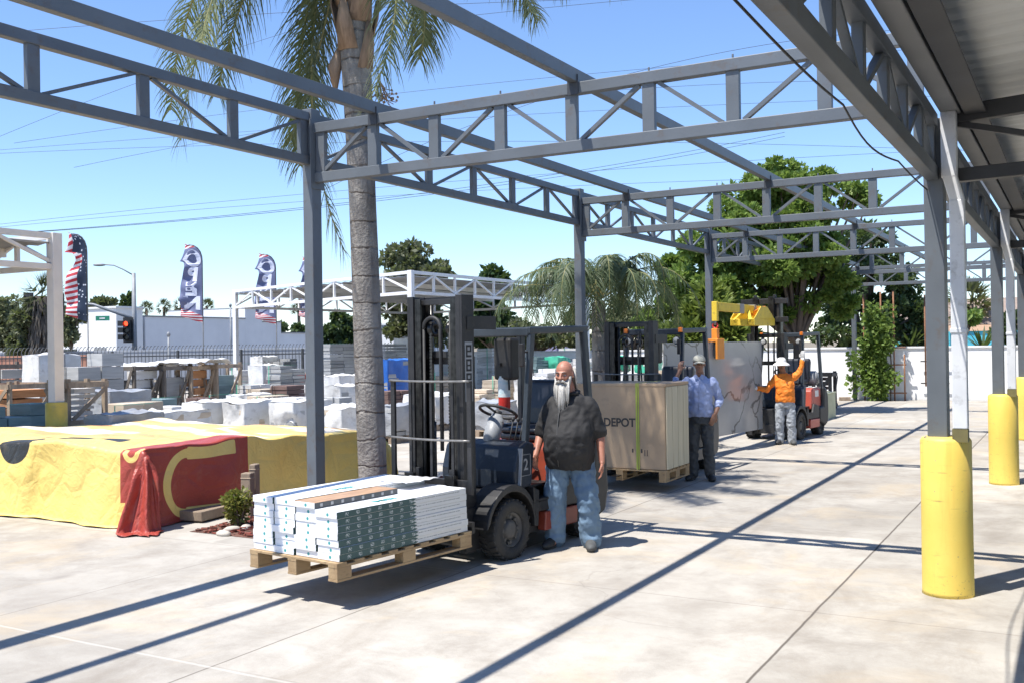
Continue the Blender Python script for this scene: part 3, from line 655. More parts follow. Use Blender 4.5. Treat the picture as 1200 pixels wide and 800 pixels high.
# --- cardboard crate on the second forklift
kraft = pm('kraft_card', (.45, .325, .21), (.39, .28, .18), 2.5, .75, bs=.06, bscale=40, dirt=(.33, .25, .17))
pale_ply = pm('pale_side_board', (.56, .50, .36), (.49, .43, .30), 3, .7, st=(4, 4, .3))
CX, CY = -5.31, 12.75; cx0, cx1, cy0, cy1 = CX-.64, CX+.64, 12.3, 13.15
pallet((CX, (cy0+cy1)/2, .15), 0, 1.3, .9, 'wooden pallet under the brown crate on the middle forklift', .15)
cr = empty('shipping_crate', (CX, (cy0+cy1)/2, .302), 0, 'tall brown cardboard crate printed DEPOT with a green strap, on the middle forklift', 'crate')
mb = MB(); mb.bb(cx0, cx1, cy0, cy1, .302, 1.41); part(mb, 'carton', kraft, cr, bev=.012)
for k in range(4):
    mb = MB(); a = cy0+.02+k*.21; mb.bb(cx1+.001, cx1+.02, a, a+.195, .31, 1.38); part(mb, 'side_board', pale_ply, cr, bev=.006)
mb = MB(); mb.bb(cx0-.006, cx1+.022, cy0-.006, cy1+.006, 1.385, 1.425); part(mb, 'lid', kraft, cr, bev=.006)
strap = pm('green_strap', (.42, .48, .07), (.34, .40, .06), 5, .4)
sx_ = cx1-.39; mb = MB(); mb.bb(sx_-.011, sx_+.011, cy0-.0105, cy0-.0075, .30, 1.43); mb.bb(sx_-.011, sx_+.011, cy0-.0105, cy1+.0105, 1.426, 1.429); mb.bb(sx_+.02, sx_+.034, cy0-.0105, cy0-.0075, .30, 1.43); part(mb, 'strap', strap, cr)
ink = pm('black_ink', (.045, .04, .036), (.06, .055, .05), 30, .7)
text_obj('printed_word', 'DEPOT', .155, ink, cr, (.0, -(cy1-cy0)/2-.0025, .905-.302), (rad(90), 0, 0), .001, .004, .92)
mb = MB()
for k, x in enumerate((sx_-.075, sx_+.05)): mb.bb(x, x+.02, cy0-.004, cy0-.001, .52, .57)
for k in range(2): mb.bb(sx_+.10+k*.035, sx_+.108+k*.035, cy0-.004, cy0-.001, .48, .56)
part(mb, 'handling_mark', ink, cr)
# --- yellow jib, clamp and stone slab on the far forklift
jib_y = pm('jib_yellow', (.80, .58, .05), (.70, .50, .05), 4, .5, dirt=(.35, .25, .06)); jib_o = pm('clamp_orange', (.80, .30, .03), (.70, .24, .03), 5, .5)
jl = Matrix.Rotation(rad(-6), 4, 'Z'); jl.translation = Vector((-5.35, 20.25, 0))
jb = empty('lifting_jib', jl @ Vector((0, -.6, 2.28)), rad(-6), 'yellow fork-mounted lifting jib with braced frame, on the farthest forklift', 'lifting jib')
mb = MB()
for s in (-1, 1): mb.bb(s*.16-.075, s*.16+.075, -1.0, .06, -.03, .10); mb.bar((s*.16, -.0, .06), (0, -.45, .30), .07, .07); mb.bar((s*.16, -1.0, .06), (0, -.75, .30), .06, .06)
mb.bb(-.24, .24, -.06, .02, -.03, .10); mb.bb(-.24, .24, -1.0, -.92, -.03, .09); mb.build('jib_frame', jib_y, jb, .006)
for s in (-1, 1):
    mb = MB(); mb.prism([(-1.0, .10), (-.66, .33), (-.34, .33), (.02, .10)], s*.235-.006, s*.235+.006); mb.build('gusset_plate', jib_y, jb)
mb = MB(); mb.bar((0, .05, .27), (0, -2.2, .30), .12, .15); mb.bb(-.05, .05, -2.27, -2.19, .04, .39); mb.build('boom', jib_y, jb, .006)
for a_, b_ in ((-1.25, -1.05), (-.55, -.45)): mb = MB(); mb.bb(-.066, .066, a_, b_, .195, .372); mb.build('boom_sleeve', grey_pl, jb)
mb = MB(); mb.bar((.02, -.6, .20), (.12, -.2, .30), .1, .1); mb.build('boom_pin', jib_o, jb, .01)
tip = jl @ Vector((0, -2.83, 2.60))
cl = empty('slab_clamp', (tip.x, tip.y, 1.95), rad(-8), 'orange slab clamp hanging on a chain from the jib, gripping the stone slab', 'slab clamp')
mb = MB(); mb.tube([(0, 0, .44), (0, 0, .30)], .026, 10); mb.build('hanger_tube', grey_pl, cl)
mb = MB(); mb.tube([(math.cos(a)*.05, 0, .29+math.sin(a)*.045) for a in [2*math.pi*k/16 for k in range(17)]], .014, 8); mb.build('shackle', pm('signal_red', (.6, .03, .02)), cl)
mb = MB(); mb.bb(-.055, .055, -.05, .05, .03, .24); mb.bb(-.11, .11, -.13, .13, .0, .06); mb.build('clamp_head', jib_o, cl, .008)
for s in (-1, 1):
    mb = MB(); mb.bb(s*.085-.02, s*.085+.02, -.14, .14, -.30, .05); mb.build('clamp_jaw', jib_o, cl, .006); mb = MB(); mb.bb(s*.05-.017, s*.05+.017, -.12, .12, -.28, -.05); mb.build('grip_pad', blk, cl)
def slab_mat():
    m, t, b = nodes('polished_grey_stone'); O = objc(t)
    ad = t.nodes.new('ShaderNodeVectorMath'); ad.operation = 'MULTIPLY_ADD'; nz = N(t, 'TexNoise'); nz.inputs['Scale'].default_value = 1.5; nz.inputs['Detail'].default_value = 5; t.links.new(O, nz.inputs['Vector'])
    t.links.new(nz.outputs['Color'], ad.inputs[0]); ad.inputs[1].default_value = (.9, .9, .9); t.links.new(O, ad.inputs[2])
    vo = N(t, 'TexVoronoi', feature='DISTANCE_TO_EDGE'); vo.inputs['Scale'].default_value = .72; t.links.new(ad.outputs[0], vo.inputs['Vector'])
    v = math_n(t, 'MULTIPLY', ramp(t, vo.outputs[0], .022, .006), ramp(t, noise_n(t, O, 1.1, 2), .3, .5))
    c = mixc(t, ramp(t, noise_n(t, O, 3, 6), .3, .7), (.38, .38, .375), (.34, .34, .335)); c = mixc(t, v, c, (.13, .125, .12))
    t.links.new(c, b.inputs['Base Color']); b.inputs['Roughness'].default_value = .16; return m
sR, sL = atD(891, 503, 19.5), atD(776, 522.5, 16.5); dv = (sR-sL); dv.z = 0; sl_len = dv.length; ang = math.atan2(dv.y, dv.x)
mb = MB(); mb.bb(-sl_len/2, sl_len/2, -.011, .011, 0, 1.68); mid = (sR+sL)/2
tag(mb.build('stone_slab', slab_mat(), None, .002, (tip.x-.0, mid.y, .27), (0, 0, ang)), 'polished grey stone slab with dark veins hanging beside the orange-shirted man', 'stone slab')
# ================================================================= TARPED STACK AT THE PLANTER
def banner_mat():
    m, t, b = nodes('printed_banner_vinyl'); U = uvc(t); x, y, z = sep(t, U)
    nz = noise_n(t, U, 1.3, 4)
    c = mixc(t, ramp(t, nz, .3, .7), (.82, .62, .19), (.78, .56, .155))
    P2 = math_n(t, 'POWER', 2, 1)
    def rbox(cx, cy, hx, hy, r):
        dx = math_n(t, 'MAXIMUM', math_n(t, 'SUBTRACT', math_n(t, 'ABSOLUTE', math_n(t, 'SUBTRACT', x, cx)), hx-r), 0)
        dy = math_n(t, 'MAXIMUM', math_n(t, 'SUBTRACT', math_n(t, 'ABSOLUTE', math_n(t, 'SUBTRACT', y, cy)), hy-r), 0)
        d = math_n(t, 'SQRT', math_n(t, 'ADD', math_n(t, 'MULTIPLY', dx, dx), math_n(t, 'MULTIPLY', dy, dy)))
        return math_n(t, 'LESS_THAN', d, r)
    def disc(cx, cy, r, sq=1.):
        dx = math_n(t, 'SUBTRACT', x, cx); dy = math_n(t, 'MULTIPLY', math_n(t, 'SUBTRACT', y, cy), sq)
        return math_n(t, 'SQRT', math_n(t, 'ADD', math_n(t, 'MULTIPLY', dx, dx), math_n(t, 'MULTIPLY', dy, dy))), r
    def ring(cx, cy, r, w_, sq=1.):
        d, r = disc(cx, cy, r, sq); return math_n(t, 'LESS_THAN', math_n(t, 'ABSOLUTE', math_n(t, 'SUBTRACT', d, r)), w_)
    # u = x of the flat sheet, v = y of the flat sheet (metres, origin at the near right edge of the stack)
    band = math_n(t, 'MULTIPLY', ramp(t, noise_n(t, stretch(t, U, (.5, 2.2, 1)), .9, 3), .45, .52), math_n(t, 'MULTIPLY', math_n(t, 'GREATER_THAN', y, .9), math_n(t, 'LESS_THAN', x, -.1)))
    c = mixc(t, math_n(t, 'MULTIPLY', band, .75), c, (.80, .34, .14))
    band2 = math_n(t, 'MULTIPLY', ramp(t, noise_n(t, stretch(t, U, (.35, 1.6, 1)), 1.2, 2), .5, .54), math_n(t, 'MULTIPLY', math_n(t, 'GREATER_THAN', y, 1.6), math_n(t, 'LESS_THAN', x, -.1))); c = mixc(t, math_n(t, 'MULTIPLY', band2, .8), c, (.85, .80, .66))
    redm = math_n(t, 'MULTIPLY', rbox(.42, .27, .76, 1.27, .2), math_n(t, 'SUBTRACT', 1., math_n(t, 'MULTIPLY', math_n(t, 'LESS_THAN', x, .0), math_n(t, 'LESS_THAN', y, -.62)))); c = mixc(t, redm, c, (.36, .055, .038))
    c = mixc(t, math_n(t, 'MULTIPLY', ring(.45, .62, .34, .052), math_n(t, 'LESS_THAN', y, .62)), c, (.80, .60, .19)); c = mixc(t, rbox(.11, .95, .07, .34, .02), c, (.80, .60, .19)); c = mixc(t, math_n(t, 'MULTIPLY', ring(-.15, .02, .12, .035), math_n(t, 'LESS_THAN', y, .02)), c, (.80, .60, .19))
    c = mixc(t, rbox(.79, .90, .07, .30, .02), c, (.80, .60, .19))
    d, r = disc(-2.2, .03, .29); c = mixc(t, math_n(t, 'LESS_THAN', d, r), c, (.025, .025, .025))
    c = mixc(t, rbox(-1.35, .42, .55, .10, .03), c, (.03, .03, .03)); c = mixc(t, rbox(-3.1, .5, .5, .07, .03), c, (.03, .03, .03)); c = mixc(t, rbox(-2.35, .62, .25, .09, .02), c, (.05, .05, .05))
    dirt = ramp(t, noise_n(t, U, 4, 6, .7), .55, .8); c = mixc(t, math_n(t, 'MULTIPLY', dirt, .25), c, (.40, .33, .22))
    t.links.new(c, b.inputs['Base Color']); b.inputs['Roughness'].default_value = .42
    vc = N(t, 'TexVoronoi', feature='DISTANCE_TO_EDGE'); vc.inputs['Scale'].default_value = 3.1; t.links.new(stretch(t, U, (1, .7, 1)), vc.inputs['Vector'])
    bump(t, b, math_n(t, 'ADD', noise_n(t, U, 7, 5, .6, 1.5), math_n(t, 'MULTIPLY', math_n(t, 'MINIMUM', vc.outputs[0], .12), 4.)), .55, .03); return m
TX1, TY0, TX0, TY1, TH = -8.92, 7.62, -13.6, 11.75, .88
def tarp_pt(a, b_):
    """a, b_: sheet coordinates measured from the near right top corner"""
    x, y = TX1+a, TY0+b_
    dx = max(x-TX1, 0) if x > TX1 else min(x-TX0, 0); dy = min(y-TY0, 0) if y < TY0 else max(y-TY1, 0)
    px_, py_ = min(max(x, TX0), TX1), min(max(y, TY0), TY1)
    nv = Vector((a*.55, b_*.55, 0)); lump = .085*noise.noise(nv*1.9)+.06*noise.noise(nv*.6+Vector((5, 2, 0)))+.03*noise.noise(nv*4.3)+.012*noise.noise(nv*8)
    h = TH-.12*(py_-TY0)/(TY1-TY0)
    ax, ay = abs(dx), abs(dy); d = max(ax, ay)+.22*min(ax, ay)
    if d <= 0: return Vector((px_, py_, h+lump*.8))
    if ax > 0 and ay > 0:     # corner: gathered pleats
        th = math.atan2(ay, ax); r = .07+.24*(d/TH)**1.3; pl = (.045*math.sin(th*8+1.5+d*2)+.02*math.sin(th*17+d*5))*min(1, d/.3)
        ox, oy = math.copysign((r+pl)*math.cos(th)*1.15, dx), math.copysign((r+pl)*math.sin(th)*1.15, dy)
        ox += math.copysign(.05, dx)*math.sin(5*d); 
    else:
        s_ = (py_ if ax else px_); f_ = math.sin(s_*3.1+1.2*math.sin(s_*1.3))*.6+math.sin(s_*7.3+d*1.5)*.34+math.sin(s_*15+d*3)*.1+.55*math.sin(s_*2.1-d*3.4)*max(0, noise.noise(Vector((s_*.5, d*.4, 9.)))+.2)
        out = .035+.0*d+.065*f_*min(1, d/.4)+.10*max(0, d-.62)+.05*max(0, noise.noise(Vector((s_*.9, d*1.5, 3.))))
        ox, oy = (math.copysign(out, dx), .03*f_) if ax else (.03*f_, math.copysign(out, dy))
    z = h+lump*max(0, 1-d*3)-d*.98
    fl_ = .012+.01*noise.noise(Vector((a*3, b_*3, 1)))
    if z < fl_: e = fl_-z; z = fl_+.012*abs(math.sin(e*25+a*6)); k = min(e, .5)*.55; ox += math.copysign(k, dx) if ax else 0; oy += math.copysign(k, dy) if ay and not ax else 0
    return Vector((px_+ox, py_+oy, z))
A0, A1, B0, B1 = -5.7, .93, -.97, 5.1
mb = MB(); mb.grid(lambda u, v: tarp_pt(A0+(A1-A0)*u, B0+(B1-B0)*v), 260, 230, 0, lambda u, v: (A0+(A1-A0)*u, B0+(B1-B0)*v))
tp = tag(mb.build('banner_tarp', banner_mat()), 'big yellow and red printed banner draped as a tarp over a low stack', 'tarp')
md = tp.modifiers.new('solid', 'SOLIDIFY'); md.thickness = .003
stone_g = pm('stone_grey', (.33, .325, .31), (.25, .245, .235), 2.2, .8, st=(1, 1, 7), bs=.2)
stone_w = pm('stone_cream', (.52, .47, .40), (.42, .37, .31), 2., .8, st=(1, 1, 8), bs=.2)
mb = MB(); mb.bb(TX0+.1, TX1-.1, TY0+.1, TY1-.1, .02, TH-.24); tag(mb.build('covered_stack', stone_g), 'low stack of stone hidden beneath the yellow and red banner', 'stone stack')
# planks, stub, kerb piece, mulch, shrub
for i, (a, b_, z, l) in enumerate((((222, 612), (268, 600), .075, 'flat weathered timber lying at the foot of the red tarp corner'),)):
    p, q = G(*a), G(*b_); mb = MB(); mb.bar(p+Vector((0, 0, z)), q+Vector((0, 0, z)), .34, .11); tag(mb.build('timber', woodw, None, .01), l, 'timber')
for i, (u, v, hh, l) in enumerate(((291, 606, .52, 'short square grey wooden post stub behind the little shrub'), (299, 603, .6, 'darker narrow post stub beside the square grey one'))):
    p = G(u, v); mb = MB(); mb.bb(-.06+.02*i, .06-.02*i, -.06, .06, -.02, hh); mb.bb(-.065+.02*i, .065-.02*i, -.065, .065, hh-.07, hh-.05); tag(mb.build('post_stub', woodw, None, .012, p, (0, 0, .3)), l, 'post')
mul = MB(); r2 = random.Random(3)
for k in range(5200):
    x, y = r2.uniform(-8.3, -6.75), r2.uniform(7.75, 14.5)
    if y < 7.95 and r2.random() < .5: continue
    s_ = r2.uniform(.012, .045); mul.box((x, y, r2.uniform(.008, .035)), (s_*1.8, s_*.7, s_*.3), Matrix.Rotation(r2.uniform(0, 6), 3, 'Z') @ Matrix.Rotation(r2.uniform(-.6, .6), 3, 'X'))
tag(mul.build('mulch', pm('red_mulch', (.24, .045, .03), (.14, .06, .04), 9, .9, island=.5)), 'red wood-chip mulch covering the planter strip', 'mulch', None, 'stuff')
sheet('planter_bed', -8.35, -6.72, 7.72, 33, .004, pm('planter_soil', (.16, .07, .05), (.10, .06, .045), 5, .95))
for i, (u, v) in enumerate(((262, 627), (272, 622), (288, 620))):
    p = G(u, v); mb = MB(); mb.ell((0, 0, .02), (.10, .055, .04), 10); o = mb.build('stone', stone_w, None, 0, p, (0, 0, i)); tag(o, ['pale flat stone at the near corner of the mulch bed', 'small pale stone in the middle of the mulch, before the shrub', 'pale stone under the right side of the shrub'][i], 'stone', 'stones in the planter')
def leaves(mb, c, r, n, size, rg, hollow=.35, elong=1.6, droop=0., mi=0):
    """leaf faces spread through an uneven volume"""
    for _ in range(n):
        while True:
            q = Vector((rg.uniform(-1, 1), rg.uniform(-1, 1), rg.uniform(-1, 1)))
            if hollow < q.length < 1: break
        p = Vector(c)+Vector((q.x*r[0], q.y*r[1], q.z*r[2])); s_ = size*rg.uniform(.6, 1.4)
        d = (q.normalized()+Vector((rg.gauss(0, .6), rg.gauss(0, .6), rg.gauss(0, .5)-droop))).normalized(); u_ = Vector((rg.gauss(0, 1), rg.gauss(0, 1), rg.gauss(0, .5)+.6)); u_ = d.cross(u_).normalized()
        a, e = d*s_*elong, u_*s_*.5; o = len(mb.v)
        mb.v += [tuple(p), tuple(p+a*.45+e), tuple(p+a), tuple(p+a*.5-e)]; mb.f.append((o, o+1, o+2, o+3)); mb.mi.append(mi); mb.sm.append(False)
bark = pm('bark', (.15, .115, .085), (.09, .07, .055), 6, .9, bs=.5, bscale=20, st=(1, 1, .3))
p = G(281, 618); sh = empty('shrub', p, 0, 'small yellow-green shrub in the mulch at the left of the tile boxes', 'shrub')
mb = MB(); rg = random.Random(5)
for k in range(9): a = rg.uniform(0, 6.28); q = Vector((math.cos(a)*.13*rg.random(), math.sin(a)*.13*rg.random(), rg.uniform(.15, .42))); leaves(mb, q*.78, (.10, .10, .10), 110, .03, rg, .2)
mb.build('foliage', leafmat('shrub_leaf', (.10, .15, .03), (.30, .25, .06)), sh)
mb = MB()
for k in range(6): a = k; mb.tube([(0, 0, -.02), (math.cos(a)*.06, math.sin(a)*.06, .2), (math.cos(a)*.12, math.sin(a)*.12, .38)], [.012, .008, .004], 6)
mb.build('stem', bark, sh)

# ================================================================= STACKS IN THE STONE YARD
wrap_w = pm('white_shrink_wrap', (.80, .80, .79), (.62, .61, .58), 1.6, .32, bs=.35, bscale=14, st=(1, 1, 1.5), dirt=(.42, .40, .37))
wrap_g = pm('grey_shrink_wrap', (.40, .415, .43), (.29, .30, .32), 2, .28, bs=.4, bscale=12, st=(1, 1, 2))
tile_w = pm('white_cartons', (.72, .71, .69), (.58, .57, .55), 2, .7, st=(1, 1, 6), island=.18, dirt=(.42, .4, .37))
tile_g = pm('grey_slabs', (.42, .42, .41), (.32, .325, .32), 2, .8, st=(.6, .6, 9), bs=.25, island=.22)
tile_b = pm('beige_pavers', (.58, .49, .38), (.48, .39, .29), 2, .8, st=(1, 1, 8), bs=.2, island=.2)
tile_br = pm('brown_pavers', (.19, .12, .10), (.14, .09, .075), 3, .8, st=(1, 1, 8), bs=.2)
teal_s = pm('greenish_slabs', (.20, .28, .29), (.14, .21, .22), 2, .6, st=(1, 1, 5), island=.25)
blue_t = pm('blue_tarp', (.03, .16, .55), (.02, .12, .45), 3, .4, bs=.5, bscale=8)
green_w = pm('green_wrap', (.04, .40, .24), (.10, .5, .33), 2, .35, bs=.3, bscale=10)
red_c = pm('red_carton', (.58, .07, .05), (.48, .06, .04), 3, .6)
galv_s = pm('steel_band', (.3, .3, .31), (.25, .25, .26), 9, .4, .6)
darkw = pm('dark_old_wood', (.16, .135, .11), (.10, .085, .07), 6, .9, st=(1, 1, .4), island=.3)
rawcol = {'r': red_c, 'w': tile_w, 'g': tile_g, 'b': tile_b, 'n': tile_br, 't': teal_s, 'o': pm('orange_stone', (.55, .27, .12), (.44, .2, .09), 2, .8, st=(1, 1, 6))}
def place(u0, u1, D, dep):
    um = (u0+u1)/2; p = atD(um, 420, D); W = (u1-u0)/CAM_F*D; k = (um-600)/CAM_F; al = CAM_YAW-math.atan(k)
    wx = max(.55, (W-dep*math.sin(al))/math.cos(al)); return Vector((p.x, p.y, 0)), wx
def stack(u0, u1, vt, D, label, load='g', wrap=None, dep=1., rz=0., base=0., frac=1., layers=None, dz=.14):
    p, wx = place(u0, u1, D, dep); zt = max(ztop((u0+u1)/2, vt, D), base+.3); rg = random.Random(int(u0*7+vt*13))
    t = empty('stone_pallet', (p.x, p.y, base), rz, label, 'pallet stack', 'stacks of stone and tile in the yard'); H = zt-base
    if not rz: t.rotation_euler.z = rg.uniform(-.09, .09)
    mb = MB()
    for s in (-1, 1): mb.bb(s*(wx/2-.06)-.05, s*(wx/2-.06)+.05, -dep/2, dep/2, 0, dz-.03)
    for k in range(6): y = -dep/2+.06+(dep-.12)*k/5; mb.bb(-wx/2, wx/2, y-.05, y+.05, dz-.028, dz)
    mb.build('pallet_base', woodw, t)
    m = rawcol.get(load); n = layers or max(3, int((H-dz)/.10)); hh = (H-dz-(.03 if wrap else 0))/n; mb = MB(); nx = max(1, round(wx/.5)); nyy = max(1, round(dep/.5))
    for k in range(n):
        ja, jb_ = rg.uniform(-.02, .02), rg.uniform(-.02, .02); skip = k == n-1 and not wrap
        for i in range(nx):
            for j in range(nyy):
                jx, jy = ja+rg.uniform(-.012, .012), jb_+rg.uniform(-.012, .012); x0 = -wx/2+wx*i/nx; y0 = -dep/2+dep*j/nyy
                if skip and rg.random() < .4: continue
                mb.box((x0+wx/nx/2+jx, y0+dep/nyy/2+jy, dz+hh*(k+.5)), (wx/nx-.02, dep/nyy-.02, hh-rg.choice((.004, .008, .018))), Matrix.Rotation(rg.uniform(-.02, .02), 3, 'Z'))
    mb.build('load', m, t, .006 if D < 26 else 0)
    if not wrap:
        mb = MB(); xs = rg.choice((-.25, .2))*wx; e = .035
        mb.bb(xs-.012, xs+.012, -dep/2-e, -dep/2-e+.004, dz, H+.006); mb.bb(xs-.012, xs+.012, -dep/2-e, dep/2+e, H+.006, H+.010); mb.build('strap', rg.choice((blk, green_w, galv_s)), t)
        if rg.random() < .6:
            cx_ = rg.uniform(-.3, .3)*wx; mb = MB(); mb.bb(cx_-.12, cx_+.12, -dep/2-.032, -dep/2-.029, dz+(H-dz)*.45, dz+(H-dz)*.45+.16); mb.build('shipping_label', white_s, t)
    if wrap:
        mb = MB(); zb = dz+(H-dz)*(1-frac)
        per = [(-wx/2, -dep/2), (wx/2, -dep/2), (wx/2, dep/2), (-wx/2, dep/2)]
        sd = rg.uniform(0, 50); tor = rg.uniform(.0, .5)
        def side(u, v):
            q = u*4; i = int(q) % 4; f = q-int(q); a, b_ = Vector(per[i]), Vector(per[(i+1) % 4]); c = a.lerp(b_, f)
            o_ = .02+.06*noise.noise(Vector((c.x*3+sd, c.y*3, v*2)))+.035*abs(noise.noise(Vector((c.x*9+sd, c.y*9, v*5))))
            c = c*(1+o_/max(.3, c.length)); low = tor*max(0, noise.noise(Vector((c.x*2.2+sd, c.y*2.2, 1.))))*2*(H-zb); zl = min(zb+low, H-.1); z = zl+(H-zl)*v+.05*(v > .98)*noise.noise(Vector((c.x*3, c.y*3, sd)))
            return Vector((c.x, c.y, z))
        mb.grid(side, 72, 10)
        mb.grid(lambda u, v: Vector(((u-.5)*(wx+.02), (v-.5)*(dep+.02), H+.006+.05*noise.noise(Vector(((u-.5)*wx*3, (v-.5)*dep*3, sd)))+.09*abs(noise.noise(Vector((u*6+sd, v*6, 0))))*min(1, 5*min(u, 1-u, v, 1-v)))), 22, 18)
        mb.build('shrink_wrap', wrap, t)
    return t
def crate(u0, u1, vt, D, label, load='g', dep=.9, base=0., rz=0., wmat=None, zb=None, tiers=1, lean=False):
    """open timber crate: corner posts, rails, X braces, stone slabs inside"""
    wmat = wmat or woodw; p, wx = place(u0, u1, D, dep); zt = ztop((u0+u1)/2, vt, D); H = zt-base; rg = random.Random(int(u0*3+vt))
    t = empty('timber_crate', (p.x, p.y, base), rz, label, 'crate', 'timber crates of stone in the yard'); pw = .09
    mb = MB(); nb_ = 7
    if lean:
        for k in range(9): x = -wx/2+.18+(wx-.38)*k/8; mb.box((x, .03, H*.45), (.03, dep*.7, H*.72), Matrix.Rotation(.07*rg.choice((-1, 1)), 3, 'Y'))
    else:
        for k in range(tiers*6): z0 = .14+(H-.26)*k/(tiers*6); mb.box((rg.uniform(-.04, .04), .03, z0+(H-.26)/(tiers*12)), (wx-.34, dep-.3+rg.uniform(-.08, .06), (H-.26)/(tiers*6)-rg.choice((.015, .03, .05))), Matrix.Rotation(rg.uniform(-.04, .04), 3, 'Z'))
    mb.build('load', rawcol[load], t)
    for sx in (-1, 1):
        for sy in (-1, 1): mb = MB(); mb.bb(sx*(wx/2-pw/2)-pw/2, sx*(wx/2-pw/2)+pw/2, sy*(dep/2-.03)-.03, sy*(dep/2-.03)+.03, 0, H+rg.uniform(-.02, .05)); mb.build('corner_post', wmat, t)
    for zz in [.1]+[.1+(H-.16)*(k+1)/tiers for k in range(tiers)]:
        mb = MB()
        for sy in (-1, 1): mb.bb(-wx/2, wx/2, sy*(dep/2+.014)-.014, sy*(dep/2+.014)+.014, zz-.05, zz+.05)
        for sx in (-1, 1): mb.bb(sx*(wx/2+.014)-.013, sx*(wx/2+.014)+.013, -dep/2, dep/2, zz-.045, zz+.045)
        mb.build('rail', wmat, t)
    for k in range(tiers):
        za, zc_ = .16+(H-.16)*k/tiers, .04+(H-.16)*(k+1)/tiers; nx = 2 if wx > 1.3 else 1
        for i in range(nx):
            xa, xb = -wx/2+.05+(wx-.1)*i/nx, -wx/2+.05+(wx-.1)*(i+1)/nx
            mb = MB(); mb.bar((xa, -dep/2-.042, za if i % 2 == 0 else zc_), (xb, -dep/2-.042, zc_ if i % 2 == 0 else za), .022, .075, (0, 0, 1)); mb.build('brace', wmat, t)
            mb = MB(); mb.bar((xa, -dep/2-.067, zc_ if i % 2 == 0 else za), (xb, -dep/2-.067, za if i % 2 == 0 else zc_), .022, .07, (0, 0, 1)); mb.build('brace', wmat, t)
            if i: mb = MB(); mb.bb(xa-.04, xa+.04, -dep/2-.03, -dep/2-.0285+.03, .0, H); mb.build('middle_post', wmat, t)
        mb = MB(); mb.bar((wx/2+.04, -dep/2+.06, za), (wx/2+.04, dep/2-.06, zc_), .07, .02, (1, 0, 0)); mb.build('brace', wmat, t)
    return t
W_, Gy = wrap_w, wrap_g
# near rows, left to right
stack(-40, 57, 474, 16.5, 'low pale-topped blue-green wrapped slab stack at the left edge, behind the banner', 't', None, 1.3, layers=5)
crate(62, 119, 446, 17.5, 'two-tier timber crate of pale slabs right of the yellow post sleeve', 'w', .8, tiers=2)
crate(-30, 60, 448, 20, 'timber crate with orange stone at the left edge, lower of two crates', 'o', 1.0, tiers=1)
crate(-22, 40, 426, 24, 'dark timber crate behind the orange stone crate at the left edge', 'g', 1.0, wmat=darkw)
stack(40, 82, 416, 23.4, 'tall white stack painted as the sunlit left face of one big stack, cut across by the white canopy post', 'w', W_, 1.1)  # single stack split in two: its sunlit face painted as a white load
stack(82, 137, 414, 23, 'tall grey stack painted as the shaded right face of the same big stack', 'g', None, 1.2, layers=6)  # other half of that stack, its shade put into the grey load colour
stack(117, 166, 458, 20, 'grey wrapped pallet below the painted shaded face of the tall stack', 'g', Gy, 1.0)
stack(112, 178, 484, 17, 'low cloudy film-wrapped pallet behind the middle of the banner', 'g', Gy, 1.1)
stack(128, 182, 471, 19, 'low open pallet of beige and grey pavers left of the slab crates', 'b', None, 1.0, layers=3)
crate(138, 190, 428, 25, 'dark leaning timber crate of white slabs, leftmost of the slab crates', 'w', .9, wmat=darkw, lean=False)
crate(186, 214, 428, 25.5, 'narrow upright dark timber crate of slabs between the two white-slab crates', 'g', .9, wmat=darkw, lean=True)
crate(212, 246, 428, 26, 'timber crate with an orange stone sheet at its bottom, left of the post', 'o', .8, lean=False)
crate(238, 282, 426, 26.5, 'timber crate of green slabs with an X brace, left of the white canopy post', 't', .9, lean=True)
for i, (u0, u1, v, D, l) in enumerate(((145, 200, 426, 25.2, 'sagging white plastic sheet on top of the left slab crates'), (193, 256, 422, 25.8, 'long white plastic sheet on top of the right slab crates'))):
    a, b_ = atD(u0, v, D), atD(u1, v-2, D); mb = MB(); mb.grid(lambda u, w2: a.lerp(b_, u)+Vector((0, (w2-.5)*.9, .07*noise.noise(Vector((u*6, w2*4, i)))-.1*(abs(w2-.5)*2)**4)), 24, 10); o = tag(mb.build('plastic_sheet', W_), l, 'sheet'); o.modifiers.new('s', 'SOLIDIFY').thickness = .006
stack(182, 212, 466, 21.5, 'low crate-like stack of green and grey slabs under the slab crates, left of two', 't', None, .8, layers=3)
stack(206, 247, 466, 22, 'low dark stack of slabs under the slab crates, right of two', 'n', None, .8, layers=3)
stack(170, 236, 482, 18.5, 'white wrapped pallet behind the banner, leftmost in the front white row', 'b', W_, 1.2)
stack(232, 276, 470, 19.5, 'white wrapped pallet behind the banner, second in the front white row', 'g', W_, 1.2)
stack(276, 326, 470, 19.5, 'white wrapped pallet behind the banner, third in the front white row', 'b', W_, 1.2)
stack(326, 378, 470, 19.5, 'white wrapped pallet behind the banner, just left of the near grey post', 'g', W_, 1.2)
stack(383, 428, 476, 19, 'white wrapped pallet with a torn beige side, between near post and palm trunk', 'b', W_, 1.1)
stack(384, 424, 452, 24, 'dusty grey wrapped pallet between near post and palm trunk, behind the torn one', 'g', W_, 1.)
